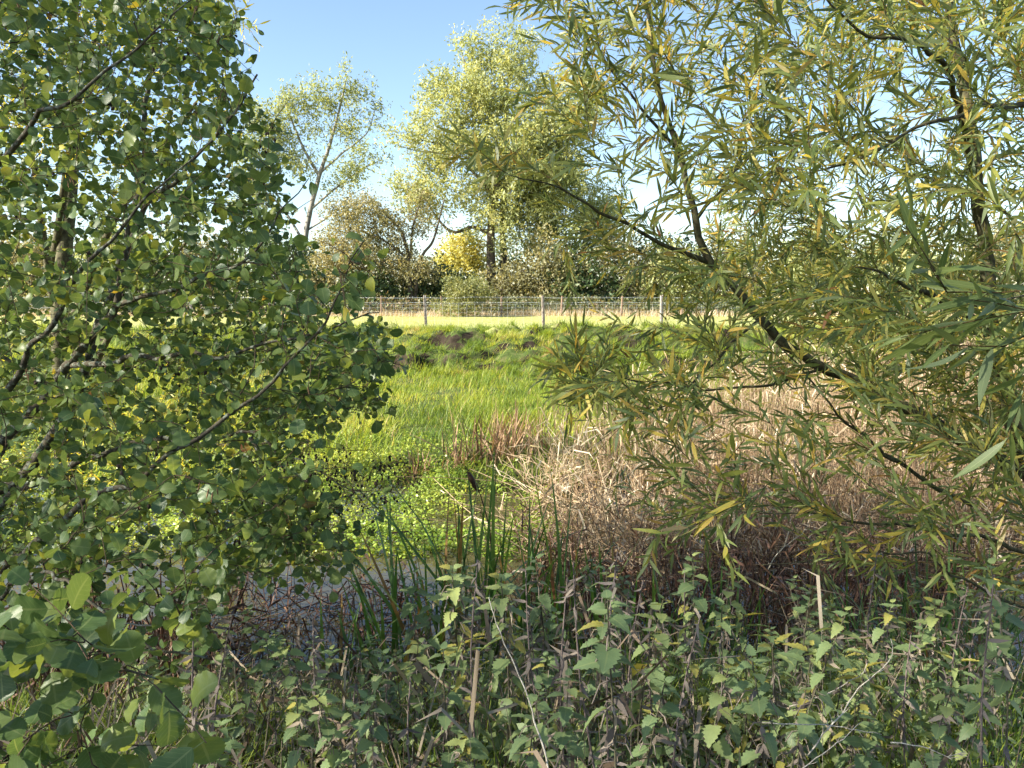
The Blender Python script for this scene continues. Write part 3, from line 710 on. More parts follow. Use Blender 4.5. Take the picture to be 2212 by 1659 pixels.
def build_far():
    Y = 54.0
    b = gpt(1062, Y)
    far_tree("ash_tree", "tall pale green ash with dark trunk, highest tree behind the meadow fence", "tree", b,
        [([b, *at([1060, 1062, 1075, 1090, 1100], [560, 480, 400, 280, 150], Y)], .40, .06),
         ([*at([1061, 1020, 985, 955, 925], [505, 490, 502, 485, 440], Y)], .15, .05),
         ([*at([1070, 1020, 980, 940, 900], [430, 370, 330, 310, 300], Y)], .14, .04),
         ([*at([1070, 1130, 1190, 1240], [430, 370, 320, 260], Y)], .16, .05),
         ([*at([1080, 1050, 1020, 1000], [330, 240, 180, 120], Y)], .12, .04)],
        [lob(1085, 180, Y, 105, 100), lob(1000, 190, Y, 75, 75), lob(960, 300, Y, 95, 80), lob(1130, 330, Y, 130, 120), lob(900, 340, Y, 55, 60), lob(945, 430, Y, 75, 55), lob(1090, 470, Y, 105, 60), lob(1230, 250, Y, 100, 110), lob(1240, 420, Y, 80, 80), lob(1020, 380, Y, 80, 80), lob(860, 290, Y, 35, 50), lob(870, 400, Y, 45, 40), lob(1020, 110, Y, 40, 45), lob(1110, 95, Y, 45, 40), lob(930, 230, Y, 40, 60)],
        430, 13, .46, 'ash', M['ash'], M['darkbark'], "trees behind the meadow", tintc=.56)
    b = gpt(1090, 57)
    far_tree("ash_tree", "slimmer twin-stemmed ash close behind the tallest ash's trunk", "tree", b,
        [([b, *at([1088, 1086, 1100, 1130], [560, 470, 380, 300], 57.)], .34, .08), ([*at([1087, 1130, 1180, 1230], [500, 430, 400, 390], 57.)], .14, .05)],
        [lob(1150, 400, 57., 110, 90), lob(1190, 500, 57., 90, 60), lob(1280, 480, 57., 80, 70)], 190, 10, .42, 'ash', M['ash'], M['darkbark'], "trees behind the meadow", tintc=.48)
    Y = 60.
    b = gpt(648, Y)
    far_tree("ash_tree", "open-crowned ash with pale grey branching trunk beside the alder's edge", "tree", b,
        [([b, *at([655, 665, 690, 722, 748], [560, 480, 380, 280, 170], Y)], .30, .05), ([*at([668, 720, 775, 815], [455, 410, 370, 350], Y)], .11, .03), ([*at([690, 655, 630, 610], [380, 320, 260, 210], Y)], .13, .03), ([*at([690, 740, 790, 810], [375, 330, 290, 240], Y)], .10, .03), ([*at([660, 720, 760, 790], [500, 460, 420, 405], Y)], .08, .03), ([*at([655, 610, 560, 520], [520, 450, 400, 330], Y)], .11, .03)],
        [lob(640, 225, Y, 40, 48), lob(598, 270, Y, 40, 60), lob(695, 205, Y, 42, 42), lob(755, 180, Y, 34, 46), lob(795, 250, Y, 32, 50), lob(742, 275, Y, 42, 32), lob(680, 305, Y, 38, 32), lob(790, 345, Y, 40, 28), lob(742, 385, Y, 38, 20), lob(622, 345, Y, 42, 42), lob(555, 300, Y, 50, 70), lob(540, 410, Y, 50, 60)],
        230, 9, .46, 'ash', M['ash'], M['ashbark'], "trees behind the meadow", tintc=.40)
    Y = 52.
    b = gpt(888, Y)
    far_tree("hawthorn_tree", "spreading brown-green hawthorn with leaning forked trunk left of the yellow maple", "tree", b,
        [([b, *at([884, 880, 860, 820], [590, 540, 490, 450], Y)], .22, .05), ([b + [.2, 0, 0], *at([905, 935, 950, 960], [570, 520, 470, 430], Y)], .16, .04), ([*at([884, 830, 780, 740], [560, 520, 500, 490], Y)], .10, .03), ([*at([888, 890, 905, 915], [560, 500, 440, 410], Y)], .10, .03)],
        [lob(770, 470, Y, 75, 50), lob(850, 490, Y, 60, 45), lob(740, 540, Y, 60, 55), lob(820, 560, Y, 70, 45), lob(915, 460, Y, 45, 55), lob(945, 500, Y, 35, 40), lob(880, 580, Y, 70, 35)], 460, 9, .40, 'fine', M['olive'], M['darkbark'], "trees behind the meadow", tintc=.55, tintw=.4, twig_r=.016)
    b = gpt(985, 58)
    far_tree("maple_tree", "small bright yellow maple left of the ash trunks", "tree", b,
        [([b, *at([988, 992, 995], [600, 560, 510], 58.)], .12, .04)], [lob(1000, 545, 58., 48, 48), lob(965, 580, 58., 32, 38), lob(1030, 560, 58., 30, 40)], 200, 10, .32, 'med', M['yellow'], M['darkbark'], "trees behind the meadow")
    b = gpt(1000, 46.2)
    far_tree("bush", "pale green bush growing through the wire in front of the hedge", "bush", b,
        [([b, *at([1000, 1005], [650, 610], 46.2)], .06, .02)], [lob(1000, 645, 46.2, 45, 40), lob(985, 620, 46.2, 30, 25), lob(1030, 625, 46.2, 35, 30), lob(955, 665, 46.2, 25, 15)], 260, 8, .16, 'fine', M['bushpale'], M['darkbark'], None, step=.25, twig_r=.006, scale=(.5, 1.0))
    # hedge: shrub beside shrub, left to right
    H = [(-420, 560, 56, 420, 'olive', "russet hedge tree beyond the field, first from the picture's left margin"),
         (-180, 585, 54, 470, 'dark', "dark hedge shrub beyond the field behind the alder trunk"),
         (60, 590, 55, 470, 'olive', "russet hedge shrub behind the alder's lower leaves"),
         (260, 590, 54, 480, 'ash', "pale green hedge shrub behind the middle of the alder"),
         (450, 590, 55, 470, 'olive', "straw-brown hedge shrub behind the alder's middle boughs"),
         (600, 600, 54, 500, 'dark', "dark hedge shrub under the pale-trunked ash"),
         (720, 612, 53, 540, 'olive', "grey-brown tangled shrub under the hawthorn's left side"),
         (800, 625, 52, 575, 'dark', "dark ivy-green shrub under the hawthorn"),
         (960, 622, 53.5, 585, 'dark', "dark shrub behind the pale bush and below the yellow maple"),
         (1095, 612, 53, 560, 'olive', "low dull green shrub at the foot of the ash trunks"),
         (1170, 590, 52.5, 500, 'olive', "tawny leaning shrub right of the ash trunks"),
         (1250, 610, 53, 550, 'dark', "dark green shrub behind the second light fence post"),
         (1330, 580, 54, 500, 'olive', "ochre hedge shrub behind the willow's left fringe"),
         (1450, 590, 54, 520, 'ash', "yellow-green hedge shrub behind the willow's upright bough"),
         (1580, 580, 55, 470, 'olive', "golden brown hedge tree behind the willow's fork"),
         (1760, 575, 55, 450, 'ash', "light green hedge tree behind the willow's middle leaves"),
         (1950, 585, 54, 480, 'ash', "golden hedge tree behind the willow left of its trunk"),
         (2140, 580, 55, 460, 'olive', "brown hedge tree behind the willow trunk"),
         (2360, 575, 56, 440, 'ash', "green hedge tree beyond the field right of the willow trunk")]
    for px, py, y, top, mt, lb in H:
        b = gpt(px, y); wpx = 95; hh = (672 - top) / 2; cy = (672 + top) / 2
        big = top < 490
        far_tree("hedge_tree" if big else "hedge_shrub", lb, "tree" if big else "shrub", b,
            [([b, b + [.1, 0, 1], at(px + 15, cy, y)], .12, .04), ([b, at(px - 40, cy, y)], .08, .03), ([b, at(px + 50, cy, y)], .08, .03)],
            [lob(px, cy, y, wpx * .75, hh * .95), lob(px - 45, cy + hh * .35, y, wpx * .55, hh * .6), lob(px + 45, cy + hh * .3, y, wpx * .55, hh * .65)],
            170, 6, .40, 'med' if mt != 'olive' else 'fine', M[mt], M['darkbark'], "hedge beyond the meadow", step=.5, tintc=rng.uniform(.4, .6), scale=(1.1, 1.8), limb_names="stem")
    acc = Acc(); k = 7500
    x = rng.uniform(-44, 50, k); y = rng.uniform(58.5, 62, k); z = ground(x, y) + (rng.random(k) ** .9) * (3.4 + 2.6 * vnoise(x * .35, y * .1, 14))
    Mx = frames(rng.normal(size=(k, 3)), rng.normal(size=(k, 3)), rng.uniform(1.0, 1.8, k)); t = np.clip(.4 + .9 * fbm(x * .4, z * .5, 16) + rng.normal(0, .15, k), 0, 1)
    for vi, tm in enumerate(SPR['med']): scatter(acc, tm, Mx[vi::4], np.stack([x, y, z], -1)[vi::4], t[vi::4])
    tag(acc.build("thicket", M['dark'], None, "stuff"), "dark continuous thicket behind the hedge trees", "thicket")
    # bramble at the hedge's foot
    acc = Acc(); k = 5200
    x = rng.uniform(-36, 40, k); y = rng.uniform(48.6, 51.5, k); z = ground(x, y) + (rng.random(k) ** 1.4) * (.75 + .5 * vnoise(x * .6, y, 4))
    Mx = frames(rng.normal(size=(k, 3)), rng.normal(size=(k, 3)), rng.uniform(.7, 1.2, k)); t = np.clip(.45 + .9 * fbm(x * .5, z, 6) + rng.normal(0, .15, k), 0, 1)
    for vi, tm in enumerate(SPR['med']): scatter(acc, tm, Mx[vi::4], np.stack([x, y, z], -1)[vi::4], t[vi::4])
    tag(acc.build("bramble_undergrowth", M['bramble'], None, "stuff"), "dark reddish bramble thicket along the foot of the hedge", "brambles")

def build_shade_trees():
    sd = np.array([to_sun.x, to_sun.y]) / math.hypot(to_sun.x, to_sun.y); pd = np.array([-sd[1], sd[0]])
    if pd[1] > 0: pd = -pd
    for p, h, rr, lb in ((-1.3, 22.0, 2.9, "tall airy tree outside the view, behind the photographer's left shoulder"),
                         (-4.6, 21.5, 2.7, "tall airy tree outside the view, left of the photographer and of the other tall one")):
        xy = sd * 26.0 + pd * p
        b = np.array([xy[0], xy[1], float(ground(xy[0], xy[1]))])
        far_tree("shade_tree", lb, "tree", b, [([b, b + [.1, 0, h * .4], b + [.2, .1, h * .92]], .30, .06), ([b + [0, 0, h * .5], b + [1.2, .5, h * .7]], .1, .04), ([b + [0, 0, h * .55], b + [-1.1, -.6, h * .8]], .1, .04)],
            [(b + [0, 0, h * .80], rr, rr, h * .19), (b + [0, 0, h * .68], rr, rr, h * .13), (b + [0, 0, h * .90], rr * .9, rr * .9, h * .11)],
            1150, 2, .5, 'shade', M['ash'], M['darkbark'], None, step=.5, scale=(.8, 1.2))

# ------------------------------------------------------------------ fences
def build_fences():
    Y = 27.9
    b0 = gpt(920, Y)
    root = thing("wire_fence", "stock-wire fence with pale wooden posts and two barbed strands at the meadow's near edge", "fence", b0)
    xs = [float(at(p, 640, Y)[0]) for p in (-355, -100, 155, 410, 665, 920, 1175, 1430, 1685, 1940, 2195, 2450)]
    def post(x, y, h, w, mat, parent, lean):
        g = np.random.default_rng(int(abs(x) * 1000)); z0 = float(ground(x, y)) - .15; n = 7
        zz = np.linspace(0, h + .15, n); a_ = np.arange(8) / 8 * 2 * math.pi; sq = 1 / np.maximum(np.abs(np.cos(a_)), np.abs(np.sin(a_))) ** .75
        V = []
        for k, z in enumerate(zz):
            rr = w * .5 * sq * (1 + g.normal(0, .05, 8)); 
            V.append(np.stack([x + lean[0] * z + rr * np.cos(a_ + .3), y + lean[1] * z + rr * np.sin(a_ + .3), z0 + z + (g.normal(0, .012, 8) if k == n - 1 else 0 * a_)], -1))
        V.append(np.array([[x + lean[0] * zz[-1], y + lean[1] * zz[-1], z0 + zz[-1] + .012]])); V = np.concatenate(V); F = []
        for k in range(n - 1):
            for j in range(8): A, B = k * 8 + j, k * 8 + (j + 1) % 8; F += [(A, B, B + 8), (A, B + 8, A + 8)]
        F += [((n - 1) * 8 + j, (n - 1) * 8 + (j + 1) % 8, n * 8) for j in range(8)]
        a2 = Acc(); a2.add(V, F); return a2.build("post", mat, parent, smooth=False)
    for k, x in enumerate(xs): post(x, Y, 1.24, .095, M['post'], root, ((-.035 if k == 5 else rng.normal(0, .02)), rng.normal(0, .02)))
    def strand(z, sag, y=Y - .07, r=.0028, name="barbed_wire", x0=xs[0], x1=xs[-1], parent=root, barbs=True, zf=None):
        X = np.arange(x0, x1, .35); gz = float(ground(0, y)) * 0
        P = np.stack([X, np.full_like(X, y), z + ground(X, np.full_like(X, y)) * .5 + sag * np.sin(X * 3.1) * .3 + rng.normal(0, .003, len(X))], -1)
        a_ = Acc(); a_.add(*tube(P, r, 4)); o = a_.build(name, M['wire'], parent)
        if barbs:
            a_ = Acc(); xb = np.arange(x0, x1, .11)
            for x in xb:
                p = np.array([x, y, np.interp(x, X, P[:, 2])]); d = unit(rng.normal(size=3)) * .022
                a_.add(*tube(np.stack([p - d, p + d]), .0032, 3)); d = unit(rng.normal(size=3)) * .022; a_.add(*tube(np.stack([p - d, p + d]), .0032, 3))
            ob = bpy.data.objects.new("barbs", a_.mesh("barbs", M['wire'])); COL.objects.link(ob); ob.parent = o; ob["kind"] = "stuff"
    strand(1.17, .02); strand(.98, .02)
    zs = [.92, .78, .64, .50, .36, .22, .10]
    for z in zs: strand(z, .01, Y - .065, .0018 if z < .9 else .0026, "line_wire", barbs=False)
    a_ = Acc()
    for x in np.arange(xs[0], xs[-1], .29):
        z = float(ground(x, Y)) * .5; xx = x + rng.normal(0, .01)
        a_.add(*tube(np.array([[xx, Y - .068, z + .08], [xx + rng.normal(0, .008), Y - .068, z + .5], [xx, Y - .068, z + .94]]), .0024, 4))
    a_.build("stay_wires", M['wire'], root, "stuff")
    Y2 = 47.7
    root2 = thing("wire_fence", "far fence of thin brown posts and slack wires along the hedge", "fence", gpt(1083, Y2))
    xs2 = [float(at(p, 640, Y2)[0]) for p in range(1083 - 130 * 10, 2300, 130)]
    for x in xs2: post(x, Y2, 1.22, .10, M['brownpost'], root2, (rng.normal(0, .02), 0))
    for z in (1.12, .85, .55, .3): strand(z, .03, Y2 - .06, .004, "line_wire", xs2[0], xs2[-1], root2, False)

# ------------------------------------------------------------------ grasses, cress, reeds
def blades(acc, x, y, z, h, w, tint, lean=.25, tmpl=None):
    k = len(x); ang = rng.uniform(0, 2 * math.pi, k)
    up = unit(np.stack([np.cos(ang) * lean * rng.random(k), np.sin(ang) * lean * rng.random(k), np.ones(k)], -1))
    fwd = np.stack([np.cos(ang), np.sin(ang), np.zeros(k)], -1)
    X = unit(np.cross(up, fwd)); Z = np.cross(X, up)
    Mx = np.stack([X * w[:, None], up * h[:, None], Z * h[:, None]], -1)
    P = np.stack([x, y, z], -1)
    for vi, tm in enumerate(tmpl or GRASS_S): scatter(acc, tm, Mx[vi::5], P[vi::5], tint[vi::5])
def wedge(n, y0, y1, px0=-150, px1=2360):
    """n points on the ground between two distances and two picture columns"""
    y = np.sqrt(rng.uniform(y0 ** 2, y1 ** 2, n)); x = y * (rng.uniform(px0, px1, n) - 1106) / FPX
    return x, y
def build_grass():
    acc = Acc()
    # lush wet grass on the shelf
    x, y = wedge(72000, 10.2, 22.6, 250, 1800)
    d = vnoise(x * .7, y * .7, 51); keep = rng.random(len(x)) < -.05 + 1.5 * d; x, y = x[keep], y[keep]; d = d[keep]
    z = ground(x, y); keep = z > WATER_Z - .04; x, y, z, d = x[keep], y[keep], z[keep], d[keep]
    h = rng.uniform(.10, .40, len(x)) * (.25 + 1.2 * vnoise(x * 1.1, y * 1.1, 52)); t = np.clip(.44 + 1.5 * fbm(x * .7, y * .7, 53) + rng.normal(0, .14, len(x)), 0, .92)
    dead = rng.random(len(x)) < .05 + .22 * np.clip(vnoise(x * .6, y * 1.2, 58) - .55, 0, 1); t[dead] = rng.uniform(.88, 1, dead.sum())
    blades(acc, x, y, z - .02, h, rng.uniform(.009, .018, len(x)), t, .55)
    # tussocks on the bank
    tx, ty = wedge(3200, 21.4, 28.2, 0, 2250); e_ = .12
    sl = np.hypot(ground(tx + e_, ty) - ground(tx - e_, ty), ground(tx, ty + e_) - ground(tx, ty - e_)) / (2 * e_); kp = sl < .85 + rng.normal(0, .15, len(tx)); tx, ty = tx[kp], ty[kp]; nt = len(tx)
    k = 32; cx = np.repeat(tx, k); cy = np.repeat(ty, k); sp = np.repeat(rng.uniform(.05, .16, nt), k)
    x = cx + rng.normal(0, 1, nt * k) * sp; y = cy + rng.normal(0, 1, nt * k) * sp; z = ground(x, y)
    tt = np.repeat(np.clip(.40 + 1.7 * fbm(tx * .7, ty * .9, 57) + rng.normal(0, .16, nt), 0, .97), k)
    h = np.repeat(rng.uniform(.12, .38, nt), k) * rng.uniform(.6, 1.2, nt * k)
    blades(acc, x, y, z - .02, h, rng.uniform(.010, .018, nt * k), np.clip(tt + rng.normal(0, .08, nt * k), 0, 1), 1.1)
    tag(acc.build("marsh_grass", M['grass'], None, "stuff"), "bright green wet grass on the low shelf and tussocky far bank", "grass")
    acc = Acc()
    x, y = wedge(60000, 26.6, 48.5, -100, 2320); z = ground(x, y)
    blades(acc, x, y, z - .01, rng.uniform(.035, .085, len(x)), rng.uniform(.012, .02, len(x)), np.clip(.5 + .9 * fbm(x * .25, y * .15, 60) + rng.normal(0, .18, len(x)), 0, 1), 1.2)
    tag(acc.build("meadow_grass", M['fieldgrass'], None, "stuff"), "short pale grazed grass of the level meadow", "grass")
    acc = Acc(); x = rng.uniform(-34, 36, 16000); y = rng.uniform(46.6, 49.4, 16000); z = ground(x, y)
    blades(acc, x, y, z, rng.uniform(.2, .75, len(x)) * (.35 + .8 * vnoise(x * .8, y, 66)), rng.uniform(.012, .022, len(x)), np.clip(.75 + rng.normal(0, .2, len(x)), .2, 1), .6)
    tag(acc.build("dry_grass", M['reed'], None, "stuff"), "tall dry straw-pink grass along the far fence", "grass")

def build_cress():
    acc = Acc()
    p = np.concatenate([inpoly([(300, 1000), (640, 1010), (900, 1000), (1060, 1030), (1200, 1090), (1230, 1160), (1180, 1215), (1000, 1190), (860, 1200), (620, 1190), (-250, 1200), (-250, 1040)], 6500), inpoly([(-250, 940), (1060, 960), (1120, 1040), (900, 1080), (-250, 1050), (-250, 960)], 3000)])
    pk = vnoise(p[:, 0] / 45., p[:, 1] / 16., 74) + rng.normal(0, .12, len(p)) > .40
    p = p[pk]
    dy = (p[:, 1] - 829.5) / FPX; ang = np.arctan(dy) - PITCH; y = (CAM_Z - WATER_Z - .04) / np.tan(ang); x = (p[:, 0] - 1106) / FPX * y
    k = 6; x = np.repeat(x, k) + rng.normal(0, .06, len(x) * k); y = np.repeat(y, k) + rng.normal(0, .06, len(y) * k)
    hmap = .10 + .30 * np.clip(vnoise(x * 2.0, y * 2.0, 71) - .25, 0, 1)
    z = np.maximum(ground(x, y), WATER_Z) + rng.random(len(x)) * hmap
    D = unit(rng.normal(size=(len(x), 3)) * [1, 1, .45]); N_ = unit(rng.normal(0, .45, (len(x), 3)) + [0, 0, 1]); S = rng.uniform(.025, .055, len(x))
    t = np.clip(.45 + .9 * (z - WATER_Z) + .8 * fbm(x * 1.5, y * 1.5, 72) + rng.normal(0, .13, len(x)), 0, 1)
    Mx = frames(D, N_, S)
    for vi, tm in enumerate(OVATE): scatter(acc, tm, Mx[vi::3], np.stack([x, y, z], -1)[vi::3], t[vi::3])
    fl = Acc(); k = 420; pp = inpoly([(300, 1190), (930, 1190), (1000, 1300), (860, 1470), (300, 1470)], k); an = np.arctan((pp[:, 1] - 829.5) / FPX) - PITCH; fy = (CAM_Z - WATER_Z) / np.tan(an); fx = (pp[:, 0] - 1106) / FPX * fy
    av = rng.uniform(0, 6.28, k); Fm = frames(np.stack([np.cos(av), np.sin(av), rng.normal(0, .04, k)], -1), np.array([[0, 0, 1.]]) + rng.normal(0, .08, (k, 3)), rng.uniform(.02, .08, k))
    for vi, tm in enumerate(WILLOW_S): scatter(fl, tm, Fm[vi::3], np.stack([fx, fy, np.full(k, WATER_Z + .006)], -1)[vi::3], rng.uniform(.2, 1, k)[vi::3])
    tag(fl.build("floating_leaves", M['willow'], None, "stuff"), "fallen narrow leaves floating on the dark water", "leaves")
    tag(acc.build("watercress", M['cress'], None, "stuff"), "bright green watercress floating in mats on the stream", "watercress")

def reed_stems(acc, x, y, z, h, lean, tint, r=.0035, leaves=1.3):
    for k in range(len(x)):
        dirv = rng.normal(0, lean, 2); b = rng.normal(0, lean * .5, 2); n = 4; u = np.linspace(0, 1, n)
        P = np.stack([x[k] + (dirv[0] * u + b[0] * u * u) * h[k], y[k] + (dirv[1] * u + b[1] * u * u) * h[k], z[k] + h[k] * u * math.sqrt(max(.1, 1 - min(.85, (dirv ** 2).sum())))], -1)
        if rng.random() < .22:
            P[-1] = P[-2] + np.array([rng.normal(0, .15), rng.normal(0, .15), -rng.uniform(0, .2)])
        V, F, U = tube(P, r * rng.uniform(.7, 1.3) * np.array([1.1, 1, .85, .6]), 3); acc.add(V, F, U, float(tint[k]))
        for _ in range(rng.poisson(leaves)):
            q_ = P[rng.integers(1, n)]; d = unit(rng.normal(0, .6, 3) + [0, 0, .5]); L = rng.uniform(.15, .4); w = rng.uniform(.004, .009); s = unit(np.cross(d, rng.normal(size=3)))
            e = q_ + d * L * .6; e2 = e + unit(d + [0, 0, -1.0]) * L * .4
            acc.add([q_ - s * w, q_ + s * w, e - s * w, e + s * w, e2], [(0, 1, 3), (0, 3, 2), (2, 3, 4)], None, float(np.clip(tint[k] + rng.normal(.1, .15), 0, 1)))
def single_reed(name, label, x, y, z, h, lean, tint, r, group, mat='reed'):
    root = thing(name, label, "reed", (x, y, z), group)
    u = np.linspace(0, 1, 6); P = np.stack([x + lean[0] * h * u + .06 * h * u * u, y + lean[1] * h * u, z + h * u * math.sqrt(max(.05, 1 - min(.95, lean[0] ** 2 + lean[1] ** 2)))], -1)
    a_ = Acc(); V, F, U = tube(P, np.linspace(r, r * .5, 6), 5); a_.add(V, F, U, tint); a_.build("stem", M[mat], root)
    for k in (2, 3, 4):
        d = unit(np.array([rng.normal(0, .8), rng.normal(0, .5), .5])); L = rng.uniform(.15, .4); s = unit(np.cross(d, [0.2, 1, .1])) * .007
        a_ = Acc(); V, F, U = strip_t([0, .4, .75, 1], [.5, .5, .3, 0], lambda v: -.35 * v * v)
        Mx = np.stack([unit(s) * .016, d * L, unit(np.cross(unit(s), d)) * L], -1); a_.add(np.asarray(V) @ Mx.T + P[k], F, U, min(1, tint + .15)); a_.build("leaf", M[mat], root)
    return root
ORD = ["first", "second", "third", "fourth", "fifth", "sixth", "seventh", "eighth", "ninth", "tenth", "eleventh", "twelfth", "thirteenth", "fourteenth", "fifteenth", "sixteenth", "seventeenth", "eighteenth", "nineteenth", "twentieth",
       "twenty-first", "twenty-second", "twenty-third", "twenty-fourth", "twenty-fifth", "twenty-sixth", "twenty-seventh", "twenty-eighth", "twenty-ninth", "thirtieth", "thirty-first", "thirty-second", "thirty-third", "thirty-fourth", "thirty-fifth", "thirty-sixth"]
def build_reeds():
    acc = Acc()
    n = 7000; y = rng.uniform(7.6, 17.5, n); px = rng.uniform(1120, 2500, n); x = (px - 1106) / FPX * y
    front = np.interp(px, [1120, 1250, 1400, 1700, 2100, 2500], [10.6, 9.2, 7.9, 7.7, 7.6, 7.6]); keep = (y > front) & (rng.random(n) < np.interp(px, [1120, 1260, 1400], [.10, .4, 1]) * np.clip(1.9 * vnoise(x * .9, y * .9, 83), .15, 1)) & (y < np.interp(px, [1120, 1350, 1700, 2200], [12.5, 14, 17, 18]))
    x, y, px = x[keep], y[keep], px[keep]; z = np.maximum(ground(x, y), WATER_Z - .1)
    h = np.interp(px, [1120, 1300, 1600, 2000, 2500], [.75, 1.0, 1.25, 1.55, 1.7]) * rng.uniform(.6, 1.15, len(x))
    t = np.clip(.52 + .9 * fbm(x * .8, y * .8, 81) + rng.normal(0, .17, len(x)), 0, 1)
    reed_stems(acc, x, y, z, h, .14, t, .0042)
    # fallen, crossing stems at the water's edge
    n = 1500; px = rng.uniform(1130, 2350, n); y = rng.uniform(6.6, 10.2, n); x = (px - 1106) / FPX * y
    reed_stems(acc, x, y, np.full(n, WATER_Z) + rng.uniform(0, .25, n), rng.uniform(.4, .9, n), .75, np.clip(rng.normal(.6, .22, n), 0, 1), .0042, .6)
    tag(acc.build("reed_bed", M['reed'], None, "stuff"), "dense bed of dead straw-brown reeds beyond the willow", "reeds")
    # red-brown wet remains near the nearer bank
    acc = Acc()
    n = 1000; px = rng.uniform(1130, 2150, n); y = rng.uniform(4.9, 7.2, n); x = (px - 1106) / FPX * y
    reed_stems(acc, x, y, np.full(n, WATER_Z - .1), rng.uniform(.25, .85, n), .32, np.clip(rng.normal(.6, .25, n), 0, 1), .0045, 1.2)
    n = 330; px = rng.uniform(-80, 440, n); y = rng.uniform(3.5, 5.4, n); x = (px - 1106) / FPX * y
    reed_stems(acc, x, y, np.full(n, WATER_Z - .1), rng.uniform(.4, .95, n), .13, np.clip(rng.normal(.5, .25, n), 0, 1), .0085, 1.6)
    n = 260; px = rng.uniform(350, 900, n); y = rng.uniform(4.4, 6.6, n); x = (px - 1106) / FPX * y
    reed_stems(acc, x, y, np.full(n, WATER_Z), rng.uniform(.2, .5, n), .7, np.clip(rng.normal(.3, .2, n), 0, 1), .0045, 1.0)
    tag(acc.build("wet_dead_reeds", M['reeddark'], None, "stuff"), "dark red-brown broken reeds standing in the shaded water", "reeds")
    # stems that stand out from the bed
    S = sorted([(rng.uniform(1180, 1560), rng.uniform(9.2, 10.4)) for _ in range(26)])
    for k, (px_, y_) in enumerate(S):
        single_reed("reed_stalk", f"pale dead reed stalk at the bed's front edge, {ORD[k]} counted from the watercress", (px_ - 1106) / FPX * y_, y_, WATER_Z, rng.uniform(.7, 1.15), (rng.normal(0, .35), rng.normal(0, .2)), rng.uniform(.6, 1), .006, "reed stalks at the front of the bed")

def blade_clump(name, label, cat, px, y, z, n, h, w, spread, mat, group, tint=(.1, .7), lean=.28, dead=.12):
    x = (px - 1106) / FPX * y; root = thing(name, label, cat, (x, y, z), group)
    for k in range(n):
        ang = rng.uniform(0, 2 * math.pi); ln = abs(rng.normal(0, lean)); L = rng.uniform(*h); W = rng.uniform(*w)
        up = unit(np.array([math.cos(ang) * ln, math.sin(ang) * ln, 1])); fwd = unit(np.array([math.cos(ang), math.sin(ang), 0]) + rng.normal(0, .5, 3) * [1, 1, 0])
        X = unit(np.cross(up, fwd)); Z = np.cross(X, up); c = rng.choice([.04, .1, .25, .55], p=[.35, .35, .2, .1])
        tm = strip_t([0, .25, .5, .72, .88, 1], [.35, .5, .46, .36, .2, 0], lambda v: c * v ** 2.5)
        Mx = np.stack([X * W, up * L, Z * L], -1); a_ = Acc()
        a_.add(tm[0] @ Mx.T + np.array([x + rng.normal(0, spread), y + rng.normal(0, spread), z]), tm[1], tm[2], float(rng.uniform(.9, 1) if rng.random() < dead else rng.uniform(*tint)))
        a_.build("blade", mat, root)
    return root
